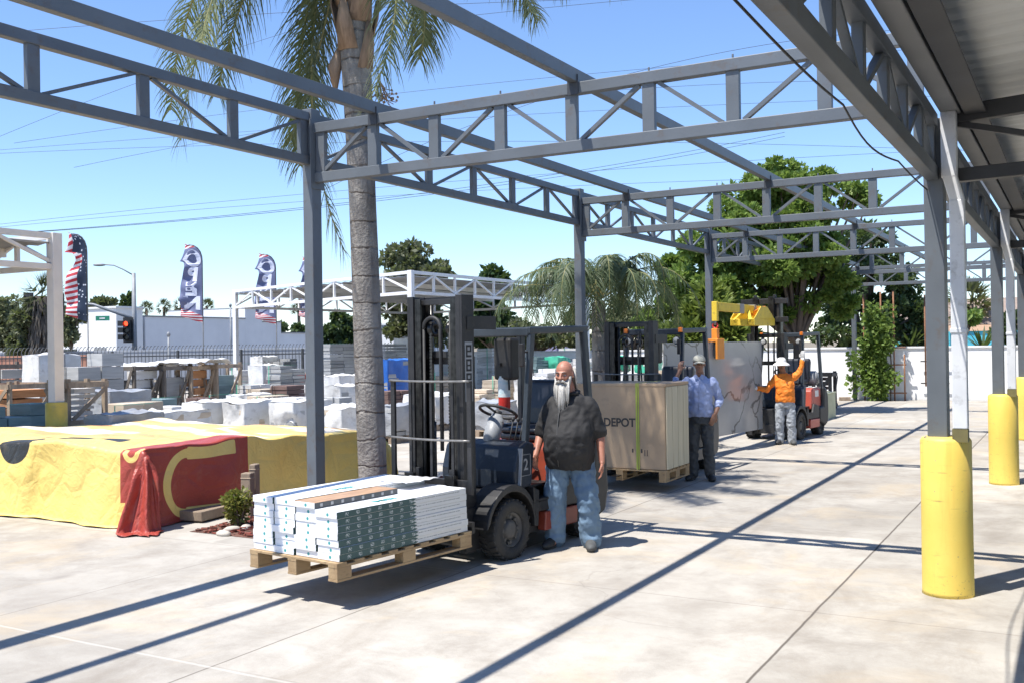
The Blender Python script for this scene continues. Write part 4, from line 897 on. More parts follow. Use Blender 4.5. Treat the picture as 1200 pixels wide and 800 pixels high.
# second rows
stack(279, 300, 426, 32, 'white carton stack standing right of the thin white canopy post', 'w', None, 1., layers=7)
stack(298, 326, 428, 31, 'bulging white film-wrapped pallet left of the red carton', 'w', W_, 1.)
stack(318, 352, 428, 30, 'grey stone stack beside the bulging white film-wrapped pallet', 'g', None, 1.1)
stack(348, 362, 434, 31.5, 'small red carton stack left of the near grey post', 'r', None, .6)
stack(286, 303, 450, 27, 'white low stack behind the second white wrapped pallet', 'w', None, .8)
stack(300, 318, 455, 25.5, 'small yellowish paver stack before the brown blocks', 'b', None, .7)
stack(326, 345, 451, 25.5, 'dark brown block stack behind the front white row', 'n', None, .7)
stack(343, 363, 457, 25, 'flat reddish brown paver stack, right of the dark brown blocks', 'n', None, .7, layers=2)
stack(352, 380, 446, 28, 'white carton pallet half hidden by the near grey post', 'w', None, .9)
stack(379, 412, 403, 31, 'tall grey block stack with white left edge, right of the near grey post', 'g', None, 1.2)
stack(386, 418, 440, 28, 'blue and white printed carton stack left of the palm trunk', 'w', W_, 1.)
stack(444, 470, 403, 33, 'grey block stack behind the blue tarp-covered load', 'g', None, 1.1)
stack(466, 496, 396, 36, 'white wrapped stack behind the white canopy corner post', 'w', W_, 1.2)
t_ = stack(444, 472, 422, 26, 'bright blue tarp-covered load right of the palm trunk', 'g', blue_t, 1.0, frac=.8)
stack(440, 480, 452, 25, 'dark slab stack beneath the blue tarp-covered load', 'n', None, 1.)
stack(438, 500, 474, 21, 'grey wrapped pallet seen through the backrest of the nearest forklift', 'g', Gy, 1.3)
stack(474, 545, 462, 24, 'white wrapped pallet seen between the rails of the nearest mast', 'w', W_, 1.2)
stack(498, 540, 436, 31, 'cream carton stack behind the nearest mast', 'b', None, 1.1)
rw = [(558, 590, 408, 37, 'white carton stack under the far end of the white canopy', 'w', None), (590, 622, 424, 31, 'open white carton stack right of the fire extinguisher', 'w', None), (566, 604, 440, 27, 'cream paver stack behind the steering wheel of the nearest forklift', 'b', None),
      (604, 640, 444, 27, 'white wrapped stack behind the seat of the nearest forklift', 'w', W_), (618, 640, 418, 33, 'dull green-strapped stack, left of the bright green one', 't', None), (636, 668, 419, 33.5, 'bright green wrapped load above the bearded man', 'w', green_w),
      (622, 658, 432, 28, 'white stack in a rack of grey uprights behind the bearded man', 'w', None), (664, 700, 420, 33, 'white and green carton stack right of the middle grey post', 'w', None), (690, 716, 440, 26, 'striped white sheet stack left of the middle forklift mast', 'w', None),
      (700, 738, 418, 34, 'pale green wrapped load behind the middle forklift mast', 'w', green_w), (716, 752, 438, 28, 'white wrapped stack behind the middle forklift mast', 'g', W_), (744, 776, 420, 34, 'green-topped white stack right of the middle mast', 'w', green_w),
      (752, 790, 434, 29, 'cream carton stack behind the middle forklift seat', 'b', None), (560, 600, 470, 22, 'low grey slab stack beside the nearest forklift wheel', 'g', Gy), (640, 690, 470, 22.5, 'low white wrapped stack hidden behind the bearded man', 'w', W_)]
for u0, u1, vt, D, l, ld, wp in rw: stack(u0, u1, vt, D, l, ld, wp, .9, frac=.35 if wp is green_w else 1)
more = [(150, 176, 474, 18.2, 'thin beige slab stack with a dark end, before the grey wrapped pallet', 'b', None, 2), (176, 200, 476, 19.5, 'small white slab stack left of the low green slabs', 'w', None, 2), (246, 268, 462, 22.5, 'low white carton stack below the slab crates, at the canopy post', 'w', None, 3),
        (262, 284, 447, 28, 'cream stack just behind the thin white canopy post', 'b', None, None), (284, 300, 462, 23, 'white film heap between the second and third white pallets', 'g', W_, None), (303, 322, 463, 22.5, 'pinkish flat paver stack behind the third white pallet', 'b', None, 2), (330, 352, 465, 22, 'pale flat slab stack behind the fourth white pallet', 'w', None, 2),
        (352, 372, 436, 33, 'far cream stack over the red carton', 'b', None, None), (300, 320, 418, 38, 'far white stack touching the fence line, left of two', 'w', W_, None), (322, 346, 420, 38, 'far grey stack touching the fence line, right of two', 'g', None, None), (392, 412, 464, 21.5, 'flat grey slab on white cartons left of the palm trunk', 'g', None, 2),
        (400, 424, 428, 33, 'far green-strapped carton stack beside the palm trunk', 'w', green_w, None), (455, 476, 444, 29, 'pale slab stack right of the blue tarp-covered load', 'w', None, None), (478, 500, 424, 34, 'far white stack right of the canopy corner post', 'w', None, None), (520, 556, 418, 37, 'far white wrapped stack behind the right mast rail', 'w', W_, None),
        (545, 572, 456, 25, 'beige carton stack left of the steering wheel', 'b', None, None), (575, 600, 416, 40, 'far white carton row under the end of the white canopy', 'w', None, None), (600, 628, 410, 42, 'far white carton row behind the fire extinguisher', 'w', None, None), (655, 690, 408, 43, 'far white carton row between bearded man and middle post', 'w', None, None), (676, 706, 430, 30, 'stacked pale sheets behind the middle grey post', 'w', None, 9)]
for u0, u1, vt, D, l, ld, wp, ly in more: stack(u0, u1, vt, D, l, ld, wp, .8, layers=ly, frac=.4 if wp is green_w else 1)
# wood and boxes at the far right of the yard
crate(958, 973, 436, 29, 'dark stack of old timber against the white wall, right of the far forklift', 'n', .7, wmat=darkw)
p = atD(964, 470, 25.5); mb = MB(); mb.bb(-.22, .22, -.5, .5, 0, .62); mb.bb(-.235, .235, -.52, .52, .621, .65); o = mb.build('planter_box', pm('pale_green_paint', (.46, .48, .33), (.38, .40, .27), 3, .7), None, .01, (p.x, p.y, 0)); tag(o, 'pale green box standing right of the far forklift', 'box')
for i, (u, v, l_) in enumerate(((978, 467, .5), (990, 469, .35))):
    q = G(u, v); mb = MB(); mb.box((0, 0, .06), (l_, .14, .12), Matrix.Rotation(.3*i, 3, 'Z')); tag(mb.build('wood_offcut', woodw, None, .008, q), ['longer wood offcut at the foot of the white wall', 'short wood offcut nearer the vine post'][i], 'offcut')
# ================================================================= WHITE SHADE CANOPIES OVER THE YARD
white_p = pm('white_steel_paint', (.76, .76, .76), (.68, .68, .68), 3, .45)
dull_w = pm('dull_white_paint', (.68, .66, .63), (.60, .58, .56), 3, .55)
yel_s = pm('ochre_sleeve', (.62, .47, .09), (.50, .38, .07), 4, .6, dirt=(.4, .32, .12)); ol_s = pm('faded_yellow_sleeve', (.62, .50, .12), (.48, .40, .10), 3, .6, dirt=(.36, .30, .1))
roof2 = pm('grey_decking', (.30, .30, .30), (.22, .22, .22), 1.5, .6)
def shade(name, label, c, ax, ay, LX, LY, zt, zb, mat, nx, ny, posts, slv, pr=.07, sl_r=.2):
    """flat roof on lattice edge beams; c is one corner, ax and ay its edge directions"""
    t = empty('shade_canopy', c, 0, label, 'canopy', 'white steel shade canopies'); ax, ay = Vector((*ax, 0)).normalized(), Vector((*ay, 0)).normalized()
    Q = [Vector((0, 0, 0)), ax*LX, ax*LX+ay*LY, ay*LY]
    def pt(mb, n_, m_, par, **k): return mb.build(n_, m_, par, **k)
    for a, b_, n in ((0, 1, nx), (1, 2, ny), (3, 2, nx), (0, 3, ny)):
        p, q = Q[a], Q[b_]; mb = MB(); z = Vector((0, 0, 1))
        for zz in (zt, zb): mb.bar(p+z*zz, q+z*zz, .09, .09)
        tr = pt(mb, 'edge_truss', mat, t)
        for i in range(n+1):
            m_ = p.lerp(q, i/n); mb = MB(); mb.bar(m_+z*(zb+.05), m_+z*(zt-.05), .065, .065, (q-p).normalized()); pt(mb, 'upright', mat, tr)
        for i in range(n):
            a_, e_ = p.lerp(q, i/n), p.lerp(q, (i+1)/n); u = i % 2; mb = MB(); mb.bar(a_+z*((zt-.05) if u else (zb+.05)), e_+z*((zb+.05) if u else (zt-.05)), .05, .05); pt(mb, 'brace', mat, tr)
    mb = MB(); e = .3; kx = int(LX/.2); vs = []
    for i in range(kx+1):
        for s in (0, 1): vs.append(ax*(LX*i/kx)+ay*(LY*s)+Vector((0, 0, zt-.10+.03*(i % 2)+.0*s)))
    mb.add(vs, [(2*i, 2*i+2, 2*i+3, 2*i+1) for i in range(kx)]); rf = pt(mb, 'roof_deck', roof2, t); rf.modifiers.new('s', 'SOLIDIFY').thickness = .03
    for i in range(1, 6): mb = MB(); mb.bar(ax*(LX*i/6)+Vector((0, 0, zt-.2)), ax*(LX*i/6)+ay*LY+Vector((0, 0, zt-.2)), .07, .14); pt(mb, 'joist', mat, rf)
    for fx, fy in posts:
        q = ax*(LX*fx)+ay*(LY*fy); mb = MB(); mb.bb(q.x-pr, q.x+pr, q.y-pr, q.y+pr, 0, zt+.05); po = pt(mb, 'post', mat, t, bev=.008)
        mb = MB(); mb.lathe([(sl_r-.03, 1.16), (sl_r, 1.14), (sl_r, 0)], (q.x, q.y, 0), 'z', 24); pt(mb, 'sleeve', slv, po)
D1 = 16.; c1 = atD(66, 470, D1); c1.z = 0
shade('shade_canopy', 'dull white steel canopy corner at the left edge, on a post with ochre sleeve', c1, (-1, 0), (0, -1), 7.5, 9, ztop(62, 277, D1), ztop(62, 313, D1), dull_w, 8, 9, ((0, 0), (1, 0), (1, 1)), yel_s, .085, .165)
D2 = 28.; c2 = atD(483, 440, D2); c2.z = 0; b2 = atD(277, 440, 36.0); b2.z = 0; v2 = b2-c2
shade('shade_canopy', 'bright white lattice-edged canopy over the stacks, behind the palm trunk', c2, (v2.x, v2.y), (.02, 1), v2.length, 11, ztop(483, 319, D2), ztop(483, 343, D2), white_p, 8, 10, ((0, 0), (1, 0), (0, 1), (1, 1)), ol_s, .075, .17)

# ================================================================= IRON FENCE, FLAGS
iron = pm('fence_iron', (.045, .05, .055), (.07, .075, .08), 4, .6)
fp0, fp1 = atD(-30, 430, 38), atD(520, 430, 43); fp0.z = fp1.z = 0; L_ = (fp1-fp0).length; fdv = (fp1-fp0).normalized(); nrm = Vector((-fdv.y, fdv.x, 0))
fence = empty('iron_fence', fp0, 0, 'dark wrought iron fence with outward curved picket tops along the street', 'fence')
mb = MB()
for zz in (.25, 1.75): mb.bar(Vector((0, 0, zz)), fdv*L_+Vector((0, 0, zz)), .035, .045)
mb.build('rail', iron, fence)
npk = int(L_/.135); mbs = MB()
for k in range(npk):
    q = fdv*(k*.135); mbs.tube([q+Vector((0, 0, .05)), q+Vector((0, 0, 1.8)), q+nrm*.05+Vector((0, 0, 2.0)), q+nrm*.17+fdv*.05+Vector((0, 0, 2.12)), q+nrm*.27+fdv*.09+Vector((0, 0, 2.14))], -.0+.016, 4)
pk = mbs.build('picket', iron, fence); pk['kind'] = 'stuff'
for k in range(int(L_/2.43)+1):
    q = fdv*(k*2.43); mb = MB(); mb.bb(q.x-.04, q.x+.04, q.y-.04, q.y+.04, 0, 1.95); mb.build('fence_post', iron, fence)
def flag_mat(kind):
    m, t, b = nodes('flag_'+kind); U = uvc(t); x, y, z = sep(t, U)   # x across from the pole (0..1), y up (0..1)
    sx = math_n(t, 'MULTIPLY', y, 15 if kind == 'stars' else 26)
    st = math_n(t, 'GREATER_THAN', math_n(t, 'FRACT', math_n(t, 'ADD', sx, math_n(t, 'MULTIPLY', x, .9 if kind == 'stars' else 1.6))), .5)
    red_white = mixc(t, st, (.78, .77, .78), (.58, .05, .07))
    if kind == 'stars':
        cb = N(t, 'CombineXYZ'); t.links.new(math_n(t, 'MULTIPLY', x, 6), cb.inputs[0]); t.links.new(math_n(t, 'MULTIPLY', y, 26), cb.inputs[1])
        vo = N(t, 'TexVoronoi'); vo.inputs['Scale'].default_value = 1; vo.inputs['Randomness'].default_value = .55; t.links.new(cb.outputs[0], vo.inputs['Vector'])
        nv = mixc(t, math_n(t, 'LESS_THAN', vo.outputs['Distance'], .24), (.035, .055, .10), (.70, .72, .78))
        edge = math_n(t, 'ADD', .46, math_n(t, 'MULTIPLY', math_n(t, 'GREATER_THAN', y, .78), .25)); c = mixc(t, math_n(t, 'GREATER_THAN', x, edge), nv, red_white)
        c = mixc(t, math_n(t, 'LESS_THAN', x, .06), c, (.02, .025, .03))
    else:
        e = math_n(t, 'ADD', math_n(t, 'GREATER_THAN', math_n(t, 'ADD', y, math_n(t, 'MULTIPLY', x, .02)), .93), math_n(t, 'LESS_THAN', math_n(t, 'ADD', y, math_n(t, 'MULTIPLY', x, -.08)), .09))
        c = mixc(t, e, mixc(t, noise_n(t, U, 3, 3), (.17, .195, .34), (.24, .265, .42)), red_white)
    t.links.new(c, b.inputs['Base Color']); b.inputs['Roughness'].default_value = .6
    tr = N(t, 'BsdfTranslucent'); t.links.new(c, tr.inputs[0]); mx = N(t, 'MixShader'); mx.inputs[0].default_value = .4
    t.links.new(b.outputs[0], mx.inputs[1]); t.links.new(tr.outputs[0], mx.inputs[2]); t.links.new(mx.outputs[0], t.nodes['Material Output'].inputs[0]); return m
fm = {'stars': flag_mat('stars'), 'open': flag_mat('open')}; letter_w = pm('flag_letter', (.72, .74, .85), (.6, .62, .74), 2, .6)
def flag(u, vt, vb, D, kind, label, seed):
    """feather banner: bowed pole, cloth trailing to the left, seen from its back"""
    b0 = atD(u, vb, D); zt, zb = ztop(u, vt, D), ztop(u, vb, D); t = empty('feather_flag', (b0.x, b0.y, 0), CAM_YAW, label, 'flag', 'feather flags along the fence'); H = zt-zb
    wid = .80 if kind == 'stars' else .88
    def polex(v): return 0 if v < .80 else -.52*((v-.80)/.2)**2.0     # pole bows over to the left at its top
    def polez(v): return zb+H*(v if v < .80 else .80+.2*math.sin((v-.80)/.2*math.pi/2))
    mb = MB(); mb.tube([(0, 0, -.02), (0, 0, zb)]+[(polex(v), 0, polez(v)) for v in [k/24 for k in range(25)]], .02, 8); mb.build('pole', iron, t)
    rg = random.Random(seed); s0 = rg.uniform(0, 9)
    def cloth(u_, v_):
        wv = wid*(1-.50*math.exp(-((v_-.72)/.12)**2)*(1 if kind == 'stars' else .45)) if v_ < .8 else wid*(1-(v_-.80)/.2*.72)
        if kind == 'open' and v_ < .12: wv *= 1+.1*(.12-v_)
        x = polex(v_)-u_*wv; z = polez(v_)+(u_*.30 if v_ < .25 else 0)*(.25-v_)/.25-u_*u_*(.10 if v_ > .9 else .03)*math.sin(v_*17)
        y = .08*u_*math.sin(v_*15+u_*4+s0)+.04*u_*math.sin(v_*31+s0)
        return Vector((x, y, z))
    mb = MB(); mb.grid(cloth, 24, 90, 0, lambda a, b_: (a, b_)); o = mb.build('cloth', fm[kind], t); o.modifiers.new('s', 'SOLIDIFY').thickness = .005
    if kind == 'open':
        for k, ch in enumerate('OPEN'):
            v0 = .80-.185*k; me = text_mesh(ch, .62, .004, .035); me.materials.clear(); me.materials.append(letter_w)
            for vtx in me.vertices:           # mirrored lettering, laid on the waving cloth
                a = min(max(.48+vtx.co.x*1.4/wid, .05), .95); b_ = v0+vtx.co.y/H*1.12; q = cloth(a, b_); vtx.co = Vector((q.x, q.y-.012+vtx.co.z, q.z))
            lo = bpy.data.objects.new('letter', me); COL.objects.link(lo); lo.parent = o
flag(103, 274, 378, 37, 'stars', 'stars and stripes feather flag, nearest and leftmost of the flags', 1)
flag(238, 287, 379, 39.5, 'open', 'navy feather flag with mirrored OPEN lettering, standing clear against the sky', 2)
flag(324, 298, 381, 42, 'open', 'navy OPEN feather flag partly behind the white canopy roof', 3)
flag(374, 302, 378, 44, 'open', 'navy OPEN feather flag hidden mostly by the near grey post', 4)

# ================================================================= STREET: SIGNAL, BUILDINGS, WIRES
galv = pm('galvanised_pole', (.28, .29, .30), (.21, .22, .23), 3, .5); blk_p = pm('signal_black', (.02, .02, .02), (.03, .03, .03), 5, .5)
redl, tt, bb_ = nodes('red_signal_light'); bb_.inputs['Base Color'].default_value = (.8, .03, .01, 1); bb_.inputs['Emission Color'].default_value = (1, .06, .02, 1); bb_.inputs['Emission Strength'].default_value = 2.5
lens_d = pm('dark_lens', (.03, .035, .03), (.04, .045, .04), 5, .25)
Ds = 60.; sp = atD(158, 420, Ds); sp.z = 0
sg = empty('traffic_signal', sp, CAM_YAW, 'grey traffic signal mast with street lamp arm, green sign and red light', 'traffic signal')
k_ = Ds/CAM_F; X_ = lambda u: (u-158)*k_; Z_ = lambda u, v: ztop(u, v, Ds)
mb = MB(); mb.tube([(0, 0, -.02), (0, 0, Z_(158, 320))], [.17, .11], 14); mb.build('pole', galv, sg)
mb = MB(); mb.tube([(0, 0, Z_(157, 374)), (X_(110), 0, Z_(110, 357)), (X_(70), 0, Z_(70, 354)), (X_(33), 0, Z_(33, 353))], [.10, .085, .07, .055], 10); mb.build('mast_arm', galv, sg)
mb = MB(); mb.tube([(0, 0, Z_(157, 323)), (X_(146), 0, Z_(146, 316)), (X_(135), 0, Z_(135, 311)), (X_(120), 0, Z_(120, 310))], .04, 8); mb.ell((X_(118), 0, Z_(118, 310)-.03), (.4, .16, .09), 12); mb.build('lamp_arm', galv, sg)
def head(x, y, z, back, lit=False):
    mb = MB(); mb.bb(x-.19, x+.19, y-.1, y+.12, z-.60, z+.60); mb.bb(x-.30, x+.30, y+.121, y+.14, z-.75, z+.75)
    for q in (-.39, 0, .39): mb.tube([(x, y-.1, z+q), (x, y-.34, z+q-.03)], [.165, .16], 12, False)
    h = mb.build('signal_head', blk_p, sg)
    for i, q in enumerate((.39, 0, -.39)): mb = MB(); mb.cyl((x, y-.12, z+q), .145, .03, 18, 0, (0, 1, 0)); mb.build('lens', redl if lit and i == 0 else lens_d, h)
head(X_(35), -.2, Z_(35, 358), 1); head(X_(71), -.2, Z_(71, 359), 1); head(X_(152), -.3, Z_(152, 387), 0, True)
mb = MB()
for q in (-.4, 0, .4): mb.box((X_(143), .05, Z_(143, 387)+q), (.32, .5, .3))
mb.build('side_signal_head', blk_p, sg)
mb = MB(); mb.bb(X_(114), X_(130), -.16, -.12, Z_(122, 376), Z_(122, 370.5)); sgn = mb.build('street_sign', pm('sign_green', (.03, .26, .15), (.025, .22, .13), 3, .4), sg)
mb = MB(); mb.bb(X_(118.5), X_(125), -.172, -.164, Z_(122, 374.2), Z_(122, 372.4)); mb.build('sign_lettering', white_s, sgn)
for u, vt, D, l in ((198, 392, 46, 'slim grey pole with a cap rising behind the iron fence'), (271, 358, 62, 'tall slim grey pole in front of the long grey building'), (420 - 282 - 0.0, 420, 41, None)):
    if l:
        q = atD(u, 430, D); mb = MB(); mb.tube([(0, 0, -.02), (0, 0, ztop(u, vt, D))], .05, 8); mb.ell((0, 0, ztop(u, vt, D)), (.09, .09, .12), 8); tag(mb.build('street_pole', galv, None, 0, (q.x, q.y, 0)), l, 'pole', 'street poles')
# buildings across the street
grey_b = pm('grey_stucco', (.74, .75, .77), (.68, .69, .71), .6, .85, bs=.1, bscale=20); white_b = pm('white_stucco', (.78, .78, .77), (.72, .72, .71), .6, .85, bs=.1, bscale=20)
fB_ = Vector((0, 1, 0))
def bpx(u, D): q = atD(u, 430, D); return Vector((q.x, q.y, 0))
b1 = empty('commercial_building', bpx(137, 80), 0, 'white-fronted flat-roofed building at the street corner, left of the long grey wall', 'building')
X0 = bpx(137, 80).x; yabs = lambda u: (ray(u, 430).y/ray(u, 430).x)*X0; dT = yabs(168)-yabs(137)
mb = MB(); h1 = ztop(137, 361, 80); mb.bb(-3.6, 0, 0, dT, -.05, h1); mb.bb(-3.7, .1, -.1, dT+.1, h1, h1+.15); mb.build('tower_wall', white_b, b1)
mb = MB(); h2 = ztop(85, 376, 82); mb.bb(-16, -3.62, .4, 14, -.05, h2); mb.bb(-16.1, -3.63, .3, 14.1, h2, h2+.12); mb.build('wall', white_b, b1)
for k in range(3): mb = MB(); mb.bb(-14.5+3.6*k, -12.3+3.6*k, .35, .42, .9, 2.3); w_ = mb.build('window_frame', grey_b, b1); mb = MB(); mb.bb(-14.4+3.6*k, -12.4+3.6*k, .33, .345, 1., 2.2); mb.build('pane', lens_d, w_)
mb = MB(); mb.bb(-2.6, -1.2, -.04, .0-.002, 0, 2.3); mb.build('door', galv, b1)
gb = empty('long_grey_building', (X0, yabs(168)+.25, 0), 0, 'long low grey-walled building with a stepped parapet, behind the iron fence', 'building')
yq = lambda u: ((ray(u, 430).y/ray(u, 430).x)*X0)-(yabs(168)+.25)
mb = MB(); ys = [(0, 363), (168, 363), (168, 373), (286, 375), (286, 377), (374, 392)]
def zz_(u, v): y = yq(u)+yabs(168)+.25; D = Vector((X0, y, 0)).dot(F); return ztop(u, v, D)
def blk_b(mb, ua, ub, v, dep): mb.bb(-dep, 0, yq(ua) if ua else 0, yq(ub), -.05, zz_(ub, v))
for ua, ub, v, d_ in ((0, 288, 374, 16.), (288.05, 308, 362.5, 10.), (308.05, 330, 378, 14), (330.05, 382, 391, 14.), (382.05, 420, 393, 9)):
    mb = MB(); blk_b(mb, ua, ub, v, d_); sgm = mb.build('wall_section', grey_b, gb); y0, y1 = (yq(ua) if ua else 0), yq(ub); zt_ = zz_(ub, v)
    mb = MB(); mb.bb(-d_-.06, .06, y0+.004, y1-.004, zt_, zt_+.12); mb.build('parapet_cap', galv, sgm)
for u in (200, 232, 262): mb = MB(); y = yq(u); mb.bb(.0015, .06, y-1.0, y+1.0, 1.1, 2.0); mb.build('vent_panel', galv, gb)
b3 = empty('white_building', bpx(412, 66), .1, 'small white building end seen just left of the palm trunk', 'building')
mb = MB(); mb.bb(-1.0, 4, 0, 6, -.05, ztop(412, 382, 66)); mb.bb(-1.1, 4.1, -.1, 6.1, ztop(412, 382, 66), ztop(412, 382, 66)+.12); mb.build('wall', white_b, b3); mb = MB(); mb.bb(-.6, .6, -.03, -.002, .9, 2); mb.build('window', lens_d, b3)
# street barrier wall and container left
mb = MB(); q = atD(52, 430, 44); mb.bb(-8, 2.6, -.1, .1, -.02, 1.75); mb.bb(-8.05, 2.65, -.14, .14, 1.75, 1.83); tag(mb.build('brick_wall', pm('salmon_brick', (.48, .24, .16), (.38, .18, .12), 3, .85), None, 0, (q.x, q.y, 0), (0, 0, .5)), 'low salmon brick wall behind the iron fence at the left', 'wall')
q = atD(190, 428, 52); mb = MB(); mb.bb(-8, 8, -1.2, 1.2, .5, 1.9); mb.bb(-8, 8, -1.22, -1.2, 1.9, 2.0); 
for k in range(4): mb.cyl((-6+4*k, 0, .3), .35, 2.2, 14, 0, (0, 1, 0))
tag(mb.build('parked_trailer', pm('trailer_grey', (.33, .35, .38), (.28, .3, .33), 2, .5), None, .03, (q.x, q.y, 0), (0, 0, .5)), 'long grey flat trailer parked beyond the iron fence', 'trailer')
# overhead wires
wire_m = pm('wire', (.05, .05, .055), (.04, .04, .045), 2, .6); wl = ['thin overhead wire crossing behind the feather flags, lower of a close pair', 'thin overhead wire crossing behind the feather flags, upper of a close pair', 'overhead wire just above the palm beyond the middle post', 'overhead wire above the big green tree', 'overhead wire low behind the left row truss', 'overhead wire midway behind the left row truss', 'overhead wire between chords of the left row truss', 'overhead wire across the top left corner', 'overhead wire right of the palm crown, rising to the top edge', 'overhead wire behind the cross truss braces, lower', 'overhead wire behind the cross truss braces, upper', 'overhead wire leaving the eave truss at the right']
wires = [((20, 273, 60), (330, 232, 58), (560, 218, 70)), ((20, 273.5, 60), (330, 234, 58), (560, 221, 70)), ((420, 222, 60), (700, 198, 60), (1110, 176, 60)), ((420, 232, 62), (720, 213, 62), (1100, 206, 62)), ((0, 180, 60), (330, 166, 60), (650, 166, 60)), ((0, 176, 64), (330, 150, 64), (700, 130, 64)), ((0, 160, 60), (160, 94, 60), (330, 40, 60)), ((20, 37, 50), (170, 24, 50), (560, 4, 50)), ((520, 22, 55), (610, 12, 55), (730, 1, 55)), ((480, 130, 60), (700, 104, 60), (930, 96, 60)), ((480, 108, 60), (700, 84, 60), (1010, 62, 60)), ((690, 100, 50), (905, 44, 50), (1060, 35, 50))]
for i, ws in enumerate(wires):
    a, m_, b_ = (atD(*q) for q in ws); pts = []; k = (m_-a).dot(b_-a)/(b_-a).length_squared; sag = (a.lerp(b_, k).z-m_.z)/max(.05, k*(1-k))
    for j in range(-14, 31): s_ = j/16; q = a+(b_-a)*s_; q.z -= sag*s_*(1-s_)*.6; pts.append(q)
    mb = MB(); mb.tube(pts, .011 if i > 1 else .016, 5); tag(mb.build('overhead_wire', wire_m), wl[i], 'wire', 'overhead wires')
# ---- beyond the far wall on the right
tealw = pm('turquoise_wall', (.10, .50, .58), (.08, .43, .52), 1, .6); tanr = pm('brown_shingles', (.30, .23, .19), (.24, .185, .15), 2, .9, st=(1, 1, 6)); peach = pm('peach_band', (.75, .48, .30), (.68, .42, .26), 2, .8)
q = atD(1142, 400, 58); bd = empty('turquoise_building', (q.x, q.y, 0), .0, 'turquoise-walled house with peach band and brown hipped roof beyond the white wall', 'building')
za, zb_, zc2, zd = ztop(1142, 388, 58), ztop(1142, 381, 58), ztop(1142, 376, 58), ztop(1142, 347, 58)
mb = MB(); mb.bb(-2.2, 11, 0, 6, 0, za); mb.build('wall', tealw, bd); mb = MB(); mb.bb(-2.3, 11.1, -.1, 6.1, za, zb_); mb.build('eave_band', peach, bd)
mb = MB(); mb.prism([(2.0, zb_+.05), (4., zd), (12, zd), (14, zb_+.05)], -4.5, 14); mb.build('roof', tanr, bd)
q = atD(1052, 398, 50); mb = MB()
mb.prism([(0, 0), (2.2, 0), (2.2, .15), (0, .75)], -1.4, 2.4); tag(mb.build('blue_awning', tealw, None, 0, (q.x, q.y, 1.55)), 'small bright blue awning seen through the dark tree beyond the wall', 'awning')
q = atD(650, 404, 48); mb = MB(); mb.bb(-1.2, 1.0, -.05, .05, 0, ztop(650, 400, 48)); mb.bb(-1.2, -1.1, -.1, .1, 0, ztop(650, 399, 48)); mb.bb(.0, .1, -.1, .1, 0, ztop(650, 399, 48)); tag(mb.build('lavender_fence', pm('lavender_panel', (.40, .40, .62), (.34, .34, .55), 2, .7), None, 0, (q.x, q.y, 0), (0, 0, .4)), 'lavender blue panel fence above the white wall, behind the bearded man', 'fence')
# ================================================================= TREES AND PLANTS
def tree(loc, label, lobes, n, size, mats, trunk=None, hollow=.25, seed=1, name='tree', group=None, elong=1.7, droop=.1, tr_r=.16, clump=1., kk=1.):
    """lobes: list of ((x,y,z),(rx,ry,rz)) relative to the base; each lobe is itself many small clumps"""
    t = empty(name, loc, 0, label, 'tree', group); rg = random.Random(seed); mb = MB(); tot = sum(r[0]*r[2] for _, r in lobes); limbs = []
    for c, r in lobes:
        k = max(5, int(kk*14.3*(r[0]*r[1]*r[2])**(1/3))); nl = n*(r[0]*r[2])/tot
        for _ in range(k):
            while True:
                q = Vector((rg.uniform(-1, 1), rg.uniform(-1, 1), rg.uniform(-1, 1)))
                if .3 < q.length < 1: break
            cc = Vector(c)+Vector((q.x*r[0], q.y*r[1], q.z*r[2])); rr = clump*(rg.uniform(.16, .34)*(r[0]*r[1]*r[2])**(1/3)+.1); limbs.append(cc)
            leaves(mb, cc, (rr*1.25, rr*1.25, rr*.85), int(nl/k*rg.uniform(.6, 1.4)), size, rg, .15, elong, droop)
    mb.build('crown', mats, t)
    tb = MB(); base = trunk or (0, 0); zt = min(c[2] for c, _ in lobes)
    fork = Vector((base[0], base[1], max(.6, zt*.62)))
    tb.tube([(0, 0, -.05), (0, 0, .15), tuple(fork*.5), tuple(fork)], [tr_r*1.35, tr_r, tr_r*.85, tr_r*.75], 10)
    for q in rg.sample(limbs, min(len(limbs), 26)):
        m_ = fork.lerp(q, .5)+Vector((rg.uniform(-.2, .2), rg.uniform(-.2, .2), .25)); tb.tube([fork-Vector((0, 0, .1)), m_, q], [tr_r*.5, tr_r*.3, tr_r*.09], 6, False)
    tb.build('trunk', bark, t); return t
def gnd(u, D): q = atD(u, 430, D); return Vector((q.x, q.y, 0))
def lobe(u, v, ru, rv, D, base, dep=None):
    q = atD(u, v, D); k = D/CAM_F; return ((q.x-base.x, q.y-base.y, q.z), (ru*k, (dep or ru*k), rv*k))
LG = leafmat('bright_green_leaf', (.095, .18, .032), (.30, .40, .10), .45); LD = leafmat('dark_green_leaf', (.035, .065, .024), (.085, .125, .05)); LO = leafmat('olive_leaf', (.16, .175, .095), (.28, .29, .17)); LC = leafmat('dry_green_leaf', (.085, .10, .055), (.17, .175, .095)); LY = leafmat('yellow_green_leaf', (.11, .16, .03), (.22, .27, .06))
b = gnd(935, 27.2)
tree(b, 'big bright green tree behind the far forklift, rising above the trusses', [lobe(*a, 27.2, b) for a in ((905, 245, 60, 50), (950, 230, 40, 38), (855, 290, 62, 45), (925, 310, 62, 55), (975, 330, 26, 55), (835, 325, 40, 38), (905, 215, 30, 24), (880, 350, 55, 32), (1000, 235, 22, 18))], 66000, .085, LG, None, .25, 11, tr_r=.15, clump=.64, kk=1.3)
b = gnd(812, 30)
